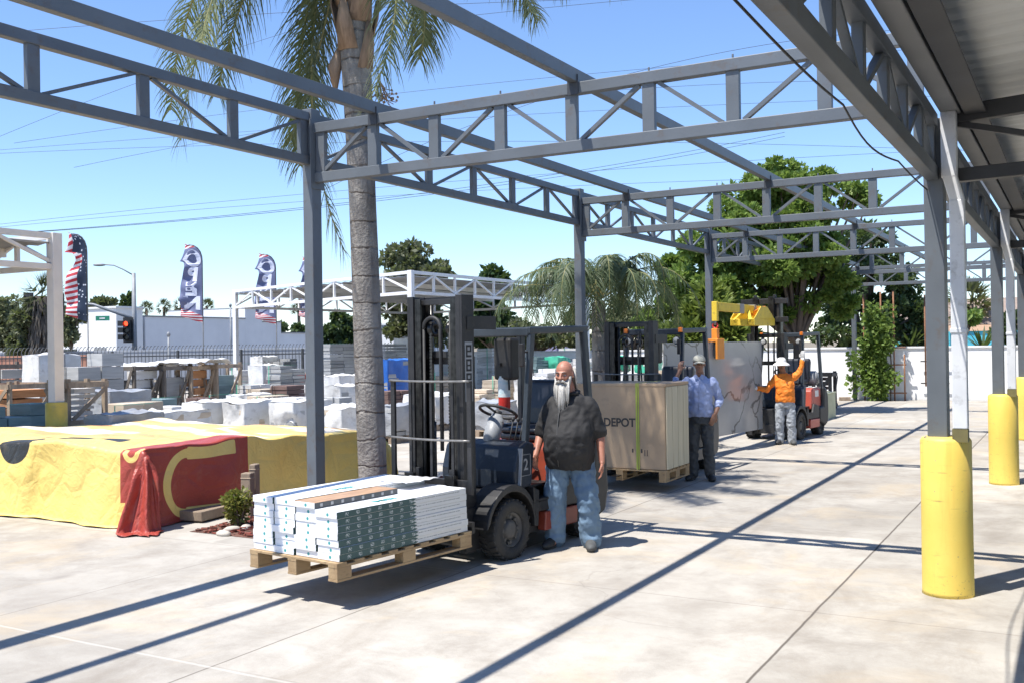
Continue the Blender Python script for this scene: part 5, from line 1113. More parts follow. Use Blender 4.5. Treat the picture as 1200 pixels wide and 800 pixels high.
tree(b, 'leafy mid-green tree left of the big one, over the middle forklift guard', [lobe(*a, 30, b) for a in ((800, 325, 30, 28), (812, 360, 36, 30), (778, 378, 30, 22), (845, 385, 36, 26), (775, 310, 9, 10))], 24000, .08, LG, None, .2, 12, clump=.7, kk=1.2)
b = gnd(845, 28)
tree(b, 'loose yellow-green shrub behind the yellow jib', [lobe(*a, 25, b) for a in ((835, 375, 24, 28), (815, 395, 26, 18), (850, 400, 22, 20), (790, 395, 18, 14))], 9000, .10, LY, None, .15, 13, 'shrub_tree', None, 3.2, -.2, .05)
b = gnd(1015, 41)
tree(b, 'tall dark grey-green tree beyond the white wall, behind the vine', [lobe(*a, 41, b) for a in ((1010, 300, 34, 34), (1035, 345, 45, 40), (985, 350, 30, 40), (1065, 365, 30, 30), (1000, 385, 50, 24), (1060, 395, 40, 16), (1025, 275, 16, 14))], 15000, .13, LD, None, .35, 14, tr_r=.3, clump=.7, kk=1.1)
b = gnd(484, 46)
tree(b, 'tall dark sparse tree above the white canopy, left of the nearest mast', [lobe(*a, 46, b) for a in ((483, 300, 22, 18), (475, 325, 24, 18), (500, 330, 26, 20), (480, 365, 34, 30), (515, 318, 14, 8), (455, 305, 8, 6), (500, 385, 30, 18))], 13000, .14, LC, None, .2, 15, tr_r=.25)
b = gnd(577, 50)
tree(b, 'rounded dark conifer peeping over the right end of the white canopy', [lobe(*a, 50, b) for a in ((577, 325, 14, 9), (572, 345, 18, 14), (565, 380, 26, 28))], 4500, .2, leafmat('conifer_leaf', (.022, .055, .02), (.05, .09, .03)), None, .15, 16)
for i, (u, D, ls, lm, n, l) in enumerate(((18, 56, ((8, 362, 16, 18), (22, 390, 22, 22), (-10, 385, 20, 26)), LO, 4200, 'grey-green olive-like tree at the far left, under the canopy truss'), (38, 50, ((36, 372, 16, 20), (30, 400, 20, 14)), LC, 3000, 'darker bushy tree beside the shaggy fan palm at the left'), (84, 70, ((84, 372, 12, 10), (76, 388, 14, 14)), LO, 1600, 'small olive tree behind the first feather flag'), (122, 105, ((114, 356, 5, 5), (124, 355, 9, 5)), LC, 900, 'flat-topped far tree above the white-fronted building'),
        (398, 62, ((396, 385, 15, 17), (408, 395, 12, 14), (386, 396, 10, 12)), LD, 2800, 'round dark tree left of the palm trunk, by the white building end'), (620, 46, ((610, 392, 26, 14), (650, 394, 30, 10), (680, 384, 18, 22)), LC, 3600, 'dry grey-green hedge above the white wall, behind the nearest forklift guard'), (735, 42, ((735, 380, 32, 28), (765, 395, 24, 16), (705, 390, 20, 20)), LO, 4200, 'hazy olive shrub mass behind the second palm'), (335, 108, ((330, 384, 5, 4), (352, 385, 7, 4)), LD, 600, 'tiny far tree above the stepped end of the grey building'), (1130, 50, ((1140, 371, 14, 6), (1128, 374, 8, 5)), LG, 900, 'clipped hedge before the turquoise house beyond the wall'), (1190, 47, ((1188, 385, 14, 18), (1175, 392, 10, 10)), LD, 1600, 'dark shrub beyond the wall, right of the second column'), (284, 110, ((282, 372, 5, 3),), LC, 300, 'small far bush peeping over the grey wall by the canopy post'))):
    b = gnd(u, D); tree(b, l, [lobe(*a, D, b) for a in ls], int(n*1.5), .125*D/45, lm, None, .2, 30+i, tr_r=.12, clump=.72, kk=1.4, group='background trees')
def cypress(u, vt, D, l):
    b = gnd(u, D); h_ = ztop(u, vt, D); t = empty('cypress', b, 0, l, 'tree', 'cypress pair'); mb = MB(); rg = random.Random(u)
    for k in range(30): z = h_*(.2+.8*k/30); r_ = .45*(1-(k/30)**1.6)+.08; leaves(mb, (0, 0, z), (r_, r_, h_*.05), 40, .28, rg, .2)
    mb.build('crown', LD, t); mb = MB(); mb.tube([(0, 0, 0), (0, 0, h_*.3)], .1, 6); mb.build('trunk', bark, t)
cypress(146.5, 350, 105, 'broader left cypress of the far pair by the signal pole'); cypress(151.5, 347, 108, 'slim right cypress of the far pair by the signal pole')
palm_bark = None
def palm_bark_mat():
    m, t, b = nodes('palm_bark'); P = pos(t); x, y, z = sep(t, P)
    n1 = noise_n(t, P, 3, 5); zz = math_n(t, 'ADD', z, math_n(t, 'MULTIPLY', n1, .16)); fr = math_n(t, 'FRACT', math_n(t, 'MULTIPLY', zz, 2.9))
    ringf = ramp(t, math_n(t, 'ABSOLUTE', math_n(t, 'SUBTRACT', fr, .5)), .05, .01)
    c = mixc(t, ramp(t, n1, .3, .7), (.33, .31, .28), (.17, .155, .14)); c = mixc(t, ramp(t, noise_n(t, stretch(t, P, (5, 5, .6)), 4, 6, .7), .5, .75), c, (.13, .11, .10))
    c = mixc(t, math_n(t, 'MULTIPLY', ringf, math_n(t, 'MULTIPLY', ramp(t, noise_n(t, P, 6, 3), .38, .6), .9)), c, (.055, .045, .04))
    t.links.new(c, b.inputs['Base Color']); b.inputs['Roughness'].default_value = .9
    bump(t, b, math_n(t, 'SUBTRACT', noise_n(t, P, 25, 5), math_n(t, 'MULTIPLY', ringf, .7)), .8, .03); return m
palm_bark = palm_bark_mat(); PL = leafmat('palm_leaflet', (.085, .105, .045), (.29, .31, .15), .3); PL2 = leafmat('grey_palm_leaflet', (.05, .08, .04), (.16, .20, .10), .3)
husk = pm('palm_husk', (.36, .25, .17), (.22, .15, .10), 5, .9, st=(3, 3, .6), bs=.4)
rach = pm('palm_rachis', (.22, .22, .07), (.28, .24, .09), 5, .5)
def bez(ps, t):
    ps = [Vector(p) for p in ps]
    while len(ps) > 1: ps = [ps[i].lerp(ps[i+1], t) for i in range(len(ps)-1)]
    return ps[0]
def frond(par, ps, n, ll, lm, rg, rw=.02, hang=1., wd=.02, start=.12):
    """feather frond: arching rachis, thin leaflets in several planes, each drooping"""
    ro = MB(); pts = [bez(ps, k/16) for k in range(17)]; ro.tube(pts, [rw*(1-.85*k/16)+.002 for k in range(17)], 6); fr = ro.build('frond', rach, par)
    mb = MB(); off = Vector((0, 0, 0))
    for k in range(n):
        tq = start+(1-start)*k/n; p = bez(ps, tq); d = (bez(ps, min(1, tq+.02))-bez(ps, tq-.02)).normalized(); sd = d.cross(Vector((0, 0, 1))); sd = sd.normalized() if sd.length > .05 else Vector((1, 0, 0)); up = sd.cross(d)
        L_ = ll*(.45+.9*math.sin(math.pi*min(1, .15+.8*tq))**.8)*.75*rg.uniform(.75, 1.15)
        for s in (-1, 1):
            v = (sd*s*rg.uniform(.7, 1.1)+d*rg.uniform(.35, .8)+up*rg.uniform(-.3, .5)).normalized(); q = p.copy(); o = len(mb.v); segs = 4; wv = d.cross(v).cross(v); wv = d-v*d.dot(v); wv = wv.normalized() if wv.length > .01 else Vector((0, 0, 1))
            for j in range(segs+1):
                w_ = wd*(1-(j/segs)**1.5)*.5+.0012; mb.v += [tuple(q-wv*w_), tuple(q+wv*w_)]
                v = (v+Vector((rg.gauss(0, .05), rg.gauss(0, .05), -.42*hang*rg.uniform(.6, 1.2)))).normalized(); q = q+v*(L_/segs)
            for j in range(segs): a = o+2*j; mb.f.append((a, a+1, a+3, a+2)); mb.mi.append(0); mb.sm.append(True)
    mb.build('leaflets', lm, fr); return fr
# near queen palm: trunk seen, crown above the frame, fronds hanging into it
pb = gnd(437, 12.9); D = 12.9
p1 = empty('queen_palm', pb, 0, 'near queen palm with ringed grey trunk and fronds hanging into the top of the frame', 'palm')
rel = lambda u, v, D_=D: atD(u, v, D_)-pb
hub = rel(409, -95); mb = MB(); tr = [(439, 640), (437, 560), (433, 450), (429, 340), (425, 240), (420, 130), (416, 40), (413, -30)]
pts = [rel(u, v) for u, v in tr]; pts[0].z = -.05; mb.tube(pts, [.205, .182, .186, .178, .172, .182, .20, .2], 24); mb.build('trunk', palm_bark, p1)
mb = MB(); rg = random.Random(8)
mb.tube([rel(417, 30), rel(414, -20), rel(410, -70), hub], [.20, .215, .19, .12], 16)
for k in range(15):
    a = 2.4*k; z0 = rel(416, 75-11*k).z; c = rel(416, 75-11*k); dr = Vector((math.cos(a), math.sin(a), 0)); s_ = dr.cross(Vector((0, 0, 1)))
    base, tip = c+dr*.17, c+dr*(.23+.02*k)+Vector((0, 0, .5)); o = len(mb.v)
    for q, w_ in ((base-Vector((0, 0, .1)), .15), (base.lerp(tip, .5)+dr*.03, .11), (tip, .045)): mb.v += [tuple(q-s_*w_), tuple(q+dr*.04), tuple(q+s_*w_)]
    for j in range(2):
        for i in range(2): mb.f.append((o+3*j+i, o+3*j+i+1, o+3*j+i+4, o+3*j+i+3)); mb.mi.append(0); mb.sm.append(True)
mb.build('old_leaf_base', husk, p1).modifiers.new('s', 'SOLIDIFY').thickness = .015
mb = MB(); mb.tube([rel(398, 60), rel(392, 80), rel(393, 105)], [.05, .09, .03], 8); mb.build('husk_boot', husk, p1)
FR = [((409, -95), (320, -170), (240, -70), (205, 20), (200, 130)), ((409, -95), (345, -150), (285, -90), (240, -10), (235, 60)), ((409, -95), (395, -60), (385, 40), (360, 110), (340, 165)), ((409, -95), (330, -150), (262, -60), (222, 60), (212, 165)), ((409, -95), (345, -130), (300, -60), (268, 30), (255, 110)), ((409, -95), (380, -90), (350, 0), (343, 130), (352, 195)), ((409, -95), (370, -60), (352, 60), (360, 200), (404, 295)), ((409, -95), (440, -130), (480, -60), (476, 30), (432, 120)),
      ((409, -95), (450, -110), (500, -40), (505, 10), (492, 70)), ((409, -95), (480, -190), (570, -120), (610, -40), (622, 15))]
rg = random.Random(21)
for i, f_ in enumerate(FR):
    dd = [.6, -.5, .2, 0, .3, .5, .2, -.5, .4, -.2][i]
    frond(p1, [rel(u, v, D+dd*k/2.) for k, (u, v) in enumerate(f_)], 125 if i != 6 else 150, .74, PL, rg, .022, .95, .0185, .15)
for k in range(15):
    a = k*2*math.pi/15+.3; h_ = rg.uniform(.6, 1.4); dr = Vector((math.cos(a), math.sin(a), 0)); frond(p1, [hub, hub+dr*.8+Vector((0, 0, h_)), hub+dr*2.1+Vector((0, 0, h_*.9)), hub+dr*3.0+Vector((0, 0, .05))], 100, .62, PL, rg, .022, 1.0, .022, .2)
for a, L_, zt in ((-.35, 3.0, -.6), (.0, 3.3, -.75), (.25, 2.6, -.3), (.55, 3.4, -.8), (.85, 3.0, -.6), (1.2, 3.2, -.7), (.4, 2.2, .3)):
    dr = Vector((math.cos(a), math.sin(a), 0)); frond(p1, [hub, hub+dr*.9+Vector((0, 0, .7)), hub+dr*L_*.75+Vector((0, 0, .5)), hub+dr*L_+Vector((0, 0, zt))], 120, .7, PL, rg, .022, 1.0, .021, .15)
mb = MB(); # dry flower stalk hanging at the right of the trunk
for k in range(26): a = rel(440+rg.uniform(0, 14), 108+rg.uniform(-4, 8)); mb.tube([rel(432, 40), rel(445, 95), a, a+Vector((rg.uniform(-.1, .25), rg.uniform(-.1, .1), rg.uniform(-.16, .02)))], .005, 4); mb.ell(a+Vector((rg.uniform(-.08, .2), 0, rg.uniform(-.15, 0))), (.018, .018, .018), 6)
mb.build('fruit_stalk', husk, p1)
# second, shaggy palm beyond the middle post
pb2 = gnd(702, 18.6); p2 = empty('queen_palm', pb2, 0, 'shaggy young queen palm with grey-green arching fronds beyond the middle post', 'palm'); hz = ztop(706, 352, 18.6); hub = Vector((.02, 0, hz))
mb = MB(); mb.tube([(0, 0, -.05), (.0, .02, 1.0), (.01, 0, hz-.1), hub], [.17, .14, .13, .09], 14); mb.build('trunk', palm_bark, p2)
rg = random.Random(4); Rh = Vector((math.cos(CAM_YAW), math.sin(CAM_YAW), 0)); Fh = Vector((-math.sin(CAM_YAW), math.cos(CAM_YAW), 0))
for k in range(30):
    a = k*2.39996; el_ = rg.uniform(.3, 1.45); L_ = rg.uniform(1.4, 2.0); dr = Rh*math.cos(a)+Fh*math.sin(a)
    e = dr*math.cos(el_)+Vector((0, 0, math.sin(el_)))
    frond(p2, [hub, hub+e*L_*.55, hub+e*L_*.75+dr*L_*.45+Vector((0, 0, .05)), hub+dr*L_*.95*max(.40, math.cos(el_)+.2)+Vector((0, 0, math.sin(el_)*L_*.35-.95))], 64, .5, PL2, rg, .012, 1.1, .017, .15)
for sgn in (-1, -1, 1): 
    dr = (Rh*sgn+Fh*rg.uniform(-.5, .4)).normalized(); frond(p2, [hub, hub+dr*.7+Vector((0, 0, .75)), hub+dr*1.5+Vector((0, 0, .85)), hub+dr*1.9+Vector((0, 0, -.2))], 52, .46, PL2, rg, .012, 1.1, .017, .15)
# fan palms
def fan_palm(u, vt, D, label, r=1.1, skirt=0., group=None):
    b = gnd(u, D); h_ = ztop(u, vt, D)-r; t = empty('fan_palm', b, 0, label, 'palm', group); rg = random.Random(int(u)); mb = MB()
    mb.tube([(0, 0, -.05), (.05, 0, h_*.5), (0, 0, h_)], [.24*r, .17*r, .16*r], 8); mb.build('trunk', bark, t); mb = MB()
    for k in range(46):
        a = rg.uniform(0, 6.28); e = rg.uniform(-.9, 1.4); d = Vector((math.cos(a)*math.cos(e), math.sin(a)*math.cos(e), math.sin(e))); c = Vector((0, 0, h_))+d*r*.55
        for j in range(9):
            q = (d+Vector((rg.gauss(0, .5), rg.gauss(0, .5), rg.gauss(0, .5)))).normalized(); s_ = q.cross(Vector((.3, .5, .8))).normalized()*.05*r; o = len(mb.v); mb.v += [tuple(c-s_), tuple(c+s_), tuple(c+q*r*.62)]; mb.f.append((o, o+1, o+2)); mb.mi.append(0); mb.sm.append(False)
    mb.build('crown', LC, t)
    if skirt:
        mb = MB()
        for k in range(700): z = h_-rg.random()*skirt; a = rg.uniform(0, 6.28); rr = r*(.35+.3*(h_-z < skirt*.6)); p = Vector((math.cos(a)*rr*.8, math.sin(a)*rr*.8, z)); o = len(mb.v); s_ = Vector((-math.sin(a), math.cos(a), 0))*.1; mb.v += [tuple(p-s_), tuple(p+s_), tuple(p*1.0+Vector((math.cos(a)*.2, math.sin(a)*.2, -.7)))]; mb.f.append((o, o+1, o+2)); mb.mi.append(0); mb.sm.append(False)
        mb.build('dead_skirt', pm('dead_fronds', (.11, .095, .075), (.07, .06, .05), 5, .95, island=.4), t)
fan_palm(51, 320, 50, 'tall fan palm with a shaggy dead skirt at the left, behind the white canopy post', 1.15, 4.4)
for i, (u, v) in enumerate(((172.5, 352), (193, 350), (213, 348), (243, 349))): fan_palm(u, v, 150, ['leftmost of the four small far fan palms, above the grey wall', 'second of the four small far fan palms, above the grey wall', 'far fan palm just left of the OPEN flag', 'far fan palm just right of the OPEN flag'][i], 1.25, 0, 'far fan palms')
fan_palm(1137, 327, 60, 'single palm against the sky, above the turquoise house', 1.5)
fan_palm(351, 352, 140, 'far fan palm seen through the white canopy lattice', 1.3, 0, 'far fan palms')
# agaves and sprays beyond the wall
for i, (u, v, D, r_) in enumerate(((1068, 392, 40, 1.0), (1152, 394, 40, 1.2), (1040, 402, 39, .7))):
    b = gnd(u, D); z = ztop(u, v, D); t = MB(); rg = random.Random(i)
    for k in range(34):
        a = rg.uniform(0, 6.28); e = rg.uniform(.1, 1.3); d = Vector((math.cos(a)*math.cos(e), math.sin(a)*math.cos(e), math.sin(e))); s_ = d.cross(Vector((0, 0, 1))).normalized()*.055; o = len(t.v); c = Vector((0, 0, z-r_*.5)); t.v += [tuple(c-s_), tuple(c+s_), tuple(c+d*r_*.6+s_*.9), tuple(c+d*r_*.6-s_*.9), tuple(c+d*r_+Vector((0, 0, -.08)))]; t.f += [(o, o+1, o+2, o+3), (o+3, o+2, o+4)]; t.mi += [0, 0]; t.sm += [False]*2
    e_ = empty('spiky_plant', b, 0, ['spiky yucca over the wall, left of the first column', 'spiky yucca over the wall, before the turquoise house', 'small spiky yucca over the wall beside the vine'][i], 'plant', 'yuccas beyond the wall'); t.build('leaf_rosette', LD, e_); mb = MB(); mb.tube([(0, 0, 0), (0, 0, z-r_*.45)], .12, 8); mb.build('trunk', bark, e_)
# vine on rusty poles against the wall
rust = pm('rusty_pipe', (.27, .13, .065), (.2, .09, .045), 6, .8, bs=.2); bp = G(1032, 468); bp.y = 34.1
vt_ = empty('trellis', bp, 0, 'rusty pipe trellis standing against the white wall, grown over by the vine', 'trellis'); kx = lambda u: (atY(u, 430, 34.2).x-bp.x)
for u, v0, v1 in ((1013, 345, 466), (1033, 342, 468), (1048, 342, 468), (1060, 415, 470)): mb = MB(); mb.tube([(kx(u), .1, max(0, atY(u, v1, 34.2).z-.1)), (kx(u), .1, atY(u, v0, 34.2).z)], .024, 8); mb.build('pole', rust, vt_)
mb = MB()
for z in (.25, 1.15, 1.7): mb.tube([(kx(1010), .1, z), (kx(1062), .1, z)], .025, 6)
mb.build('cross_pipe', rust, vt_)
mb = MB(); q = atY(1083, 430, 34.2); tag_o = empty('sign_frame', (q.x, 34.45, 0), 0, 'single rusty pipe with two short arms against the wall, left of the first column', 'pipe frame'); mb.tube([(0, .1, .45), (0, .1, atY(1083, 345, 34.2).z)], .024, 8); mb.build('pole', rust, tag_o); mb = MB(); 
for z in (.55, 1.25): mb.tube([(-.15, .1, z), (.7, .1, z)], .022, 6)
mb.build('arm', blk, tag_o)
vn = empty('vine', bp, 0, 'bright green climbing vine covering the rusty trellis at the white wall', 'vine'); mb = MB(); rg = random.Random(9)
for k in range(58):
    u, v = rg.gauss(1028, 8), rg.uniform(358, 464); u += (v-400)*-.03
    q = atY(u, v, 34.2); leaves(mb, (q.x-bp.x, -.12+rg.uniform(-.1, .15), q.z), (.24, .18, .26), 90, .10, rg, .1, 1.2, .3)
for k in range(5): q = atY(1003-rg.uniform(0, 4), 425+8*k, 34.); leaves(mb, (q.x-bp.x, -.2, q.z), (.12, .08, .12), 9, .16, rg, .1, 1.1)
mb.build('foliage', LG, vn); mb = MB()
for k in range(4): mb.tube([(kx(1020+8*k), -.05, -.02), (kx(1018+9*k), 0, 1.2), (kx(1024+6*k), 0, 2.6)], .02, 6)
mb.build('stem', bark, vn)
# ================================================================= PEOPLE
def skin(name, c1, c2):
    m = pm(name, c1, c2, 14, .5, bs=.1, bscale=120); b = m.node_tree.nodes['Principled BSDF']; b.inputs['Subsurface Weight'].default_value = .08; b.inputs['Subsurface Radius'].default_value = (.02, .008, .005); return m
sk1 = skin('ruddy_skin', (.42, .19, .125), (.34, .14, .09)); sk2 = skin('tan_skin', (.30, .155, .10), (.24, .12, .075)); sk3 = skin('brown_skin', (.27, .13, .075), (.2, .095, .055))
eye_w = pm('eye_white', (.5, .48, .45), (.45, .43, .4), 40, .2); iris = pm('iris', (.02, .012, .008), (.03, .02, .012), 40, .15); lip = pm('lips', (.30, .10, .08), (.26, .09, .07), 30, .45)
white_hair = pm('white_hair', (.55, .53, .49), (.30, .285, .26), 22, .6, st=(1, 1, .12), bs=.7, bscale=60, island=.12); dark_hair = pm('grey_dark_hair', (.06, .055, .05), (.12, .115, .11), 30, .7, st=(1, 1, .3))
def cloth(name, c1, c2, sc=10, rough=.85, **k): return pm(name, c1, c2, sc, rough, bs=.25, bscale=35, **k)
def rings(mb, rs, n=24):
    vs = [(x+rx*math.cos(2*math.pi*j/n), y+ry*math.sin(2*math.pi*j/n), z) for x, y, z, rx, ry in rs for j in range(n)]; k = len(rs)
    fs = [(i*n+j, i*n+(j+1) % n, (i+1)*n+(j+1) % n, (i+1)*n+j) for i in range(k-1) for j in range(n)]+[tuple(reversed(range(n))), tuple((k-1)*n+j for j in range(n))]
    mb.add(vs, fs, 0, True)
def limb(mb, pts, rs, n=16):
    """limb with joint balls so that bends stay full"""
    mb.tube(pts, rs, n)
    for p, r in zip(pts, rs): mb.ell(p, (r*.98,)*3 if not isinstance(r, tuple) else (r[0]*.98, r[1]*.98, r[1]*.98), 14)
def hand(mb, wrist, d, n_, side, curl=.5, s=1.):
    """d: direction of the hand, n_: palm normal, side: +1 when the thumb lies on d x n_ side"""
    d = Vector(d).normalized(); n_ = Vector(n_); n_ = (n_-d*n_.dot(d)).normalized(); x = d.cross(n_)*side; w0 = Vector(wrist)
    mb.tube([w0-d*.03*s, w0+d*.015*s, w0+d*.055*s, w0+d*.09*s], [(.026*s, .021*s), (.029*s, .019*s), (.038*s, .018*s), (.038*s, .015*s)], 12) if False else None
    R3 = Matrix((x, d, n_)).transposed(); mb.box(w0+d*.05*s, (.074*s, .095*s, .026*s), R3); mb.ell(w0+d*.05*s, (.040*s, .052*s, .019*s), 12, 0, R3); mb.tube([w0-d*.04*s, w0+d*.02*s], [.025*s, .024*s], 12)
    for k, (off, L_) in enumerate(((.029, .074), (.010, .083), (-.010, .078), (-.028, .062))):
        p = w0+x*off*s+d*.092*s; c = curl*(1+.08*k); pts = [p-d*.03*s, p]; dd = d.copy()
        for j, f_ in enumerate((.45, .32, .23)):
            a = c*(.5, .9, .7)[j]; dd = (dd*math.cos(a)+n_*math.sin(a)).normalized(); nn = n_; pts.append(pts[-1]+dd*L_*f_*s)
            n2 = (nn-dd*nn.dot(dd)); n_loc = n2.normalized() if n2.length > .05 else -d; 
        mb.tube(pts, [.0095*s, .0098*s, .009*s, .0082*s, .0065*s], 10); mb.ell(pts[-1], (.0066*s,)*3, 8)
    t0 = w0+x*.030*s+d*.025*s; pts = [t0-x*.012*s, t0+(x*.6+d*.6+n_*.2).normalized()*.035*s]; pts.append(pts[-1]+(x*.25+d*.9+n_*.35).normalized()*.032*s); pts.append(pts[-1]+(d*.9+n_*.5-x*.05).normalized()*.024*s); mb.tube(pts, [.014*s, .0125*s, .0105*s, .008*s], 10)
def head(mb, c, R3, s=1.):
    c = Vector(c); T = lambda x, y, z: c+R3 @ Vector((x*s, y*s, z*s))
    mb.ell(T(0, .012, .035), (.076*s, .095*s, .092*s), 24, 0, R3); mb.ell(T(0, -.022, -.02), (.064*s, .070*s, .078*s), 20, 0, R3); mb.ell(T(0, -.040, -.078), (.045*s, .046*s, .036*s), 16, 0, R3)
    mb.ell(T(0, -.078, .028), (.050*s, .016*s, .013*s), 12, 0, R3)                    # brow
    mb.tube([T(0, -.088, .020), T(0, -.102, -.002), T(0, -.113, -.018), T(0, -.098, -.030)], [.010*s, .0125*s, .0155*s, .010*s], 10)
    for q in (-1, 1):
        mb.ell(T(q*.013, -.098, -.022), (.010*s, .011*s, .009*s), 10, 0, R3); mb.ell(T(q*.038, -.072, -.012), (.024*s, .020*s, .020*s), 12, 0, R3); mb.ell(T(q*.077, .012, -.004), (.010*s, .022*s, .033*s), 12, 0, R3)
    mb.ell(T(0, -.086, -.055), (.025*s, .012*s, .007*s), 10, 0, R3); mb.ell(T(0, -.085, -.066), (.021*s, .012*s, .007*s), 10, 0, R3)
def eyes(par, c, R3, s=1.):
    c = Vector(c); T = lambda x, y, z: c+R3 @ Vector((x*s, y*s, z*s))
    for q in (-1, 1):
        mb = MB(); mb.ell(T(q*.032, -.079, .008), (.0135*s, .010*s, .0075*s), 12, 0, R3); e = mb.build('eye', eye_w, par); mb = MB(); mb.ell(T(q*.031, -.0865, .0075), (.006*s, .0035*s, .006*s), 10, 0, R3); mb.build('iris', iris, e)
def shoe(par, foot, yaw, L_, mat, sole):
    R3 = Matrix.Rotation(yaw, 3, 'Z'); f_ = Vector(foot); T = lambda x, y, z: f_+R3 @ Vector((x, y, z)); mb = MB()
    mb.tube([T(0, .085, .052), T(0, .04, .06), T(0, -.05, .055), T(0, -L_*.6, .042), T(0, -L_*.74, .034)], [(.042, .045), (.048, .055), (.052, .052), (.054, .044), (.036, .030)], 16); mb.ell(T(0, -L_*.66, .04), (.044, .05, .034), 14, 0, R3); mb.ell(T(0, .02, .08), (.045, .06, .05), 14, 0, R3)
    s_ = fuse('shoe', mb, .008, mat, par, 3); mb = MB(); pol = [(.04*math.cos(a)*(1.15 if math.sin(a) < 0 else .95), -.05+(L_*.5)*math.sin(a)*1.02) for a in [2*math.pi*k/20 for k in range(20)]]
    mb.prism(pol, 0, .022, 0, 'xy'); mb.v = [tuple(T(*v)) for v in mb.v]; mb.build('sole', sole, s_, .004)
dark_sole = pm('shoe_sole', (.05, .05, .05), (.08, .08, .08), 20, .8); black_shoe = pm('black_shoe', (.022, .022, .023), (.035, .034, .033), 12, .6); grey_shoe = pm('grey_shoe', (.085, .09, .09), (.06, .06, .06), 10, .75)
RZ = lambda a, b_=0.: Matrix.Rotation(a, 3, 'Z') @ Matrix.Rotation(b_, 3, 'X')

# --- bearded man, black shirt, blue jeans ---------------------------------------------------
P1_ = G(686, 641); m1 = empty('person', (P1_.x-.125, P1_.y-.04, 0), rad(14), 'bearded bald man in black short-sleeved shirt and loose blue jeans beside the nearest forklift', 'person')
hc = Vector((-.035, -.06, 1.655)); HR = RZ(rad(-8), rad(6)); mb = MB(); head(mb, hc, HR, 1.06)
limb(mb, [(0, .01, 1.42), (-.02, -.02, 1.58)], [.075, .062]); rings(mb, [(0, 0, .80, .16, .13), (0, -.02, .95, .205, .175), (0, -.05, 1.10, .21, .19), (0, -.02, 1.3, .19, .14), (0, .01, 1.42, .16, .10), (0, .01, 1.46, .08, .07)])
eR, wR = Vector((-.295, .02, 1.08)), Vector((-.315, -.12, .89)); eL, wL = Vector((.285, .04, 1.07)), Vector((.315, -.05, .83))
limb(mb, [(-.19, .01, 1.36), eR, wR], [.062, .047, .030]); limb(mb, [(.19, .01, 1.36), eL, wL], [.062, .048, .030])
hand(mb, wR, (-.02, -.45, -1), (.6, -.3, .1), 1, .55); hand(mb, wL, (.02, -.12, -1), (-1, -.2, 0), -1, .45)
for s, kx_, kn in ((-1, -.145, .52), (1, .165, .50)): limb(mb, [(s*.1, 0, .88), (kx_, -.03, kn), (kx_+s*.005, .03, .10)], [.085, .055, .042]); limb(mb, [(kx_, .03, .08), (kx_+s*.03, -.12, .04)], [.038, .028])
body = fuse('body', mb, .0062, [sk1], m1, 3)
eyes(m1, hc, HR, 1.06)
blk_shirt = cloth('black_cotton', (.017, .0165, .017), (.022, .021, .021), 6, .8)
mb = MB(); rings(mb, [(0, -.005, .755, .222, .19), (0, -.02, .81, .232, .205), (0, -.05, .95, .248, .23), (0, -.06, 1.08, .245, .225), (0, -.03, 1.25, .225, .175), (0, -.005, 1.37, .20, .135), (0, .01, 1.445, .165, .105), (-.005, .01, 1.485, .09, .08)], 32)
limb(mb, [(-.175, .01, 1.365), (-.25, .015, 1.21), (-.285, .02, 1.10)], [.088, .078, .08]); limb(mb, [(.175, .01, 1.365), (.245, .02, 1.21), (.275, .035, 1.10)], [.088, .078, .08])
sh_ = fuse('shirt', mb, .010, blk_shirt, m1, 4, .030, .16)
mb = MB(); mb.tube([(-.07, -.215, .80), (-.075, -.262, .98), (-.07, -.268, 1.1), (-.065, -.205, 1.27), (-.05, -.125, 1.42)], .005, 6); mb.build('placket_edge', pm('placket', (.06, .06, .06), (.08, .08, .08), 10, .7), sh_)
mb = MB(); 
for s in (-1, 1): mb.tube([(s*.02, -.085, 1.475), (s*.075, -.06, 1.48), (s*.085, .03, 1.49), (0, .085, 1.50)], [.012, .02, .02, .016], 8)
mb.build('collar', blk_shirt, sh_)
denim = pm('faded_denim', (.10, .165, .25), (.17, .25, .335), 3.2, .9, bs=.3, bscale=40, lo=.3, hi=.8, st=(1, 1, .5))
mb = MB(); rings(mb, [(0, 0, .76, .19, .16), (0, -.01, .84, .205, .18), (0, -.015, .90, .195, .175)])
for s, kx_, kz in ((-1, -.15, .50), (1, .17, .48)): limb(mb, [(s*.105, 0, .84), (s*.125, -.01, .68), (kx_, -.03, kz), (kx_+s*.008, .0, .28), (kx_+s*.012, .02, .14), (kx_+s*.014, .015, .085)], [.125, .12, .108, .105, .104, .106])
fuse('jeans', mb, .010, denim, m1, 3, .034, .085)
shoe(m1, (-.165, .02, 0), rad(-14), .30, black_shoe, dark_sole); shoe(m1, (.185, .0, 0), rad(12), .30, grey_shoe, dark_sole)
mb = MB(); rg = random.Random(2); Th = lambda x, y, z: hc+HR @ Vector((x, y, z))*1.06
for k in range(80):      # long stringy beard
    a = rg.uniform(-1, 1); x0 = a*.062; y0 = -.085+.035*abs(a)+rg.uniform(-.008, .008); L_ = .34*(1-.42*abs(a)**1.5)*rg.uniform(.75, 1.05); sw = rg.uniform(-.02, .02)
    p = Th(x0, y0, -.058+.03*abs(a)); mb.tube([p, p+Vector((x0*.12+sw*.4, -.030, -.09)), p+Vector((-x0*.1+sw, -.030, -.18 if L_ > .18 else -L_*.7)), p+Vector((-x0*.35+sw*1.6, -.016, -L_))], [.010, .010, .007, .002], 6)
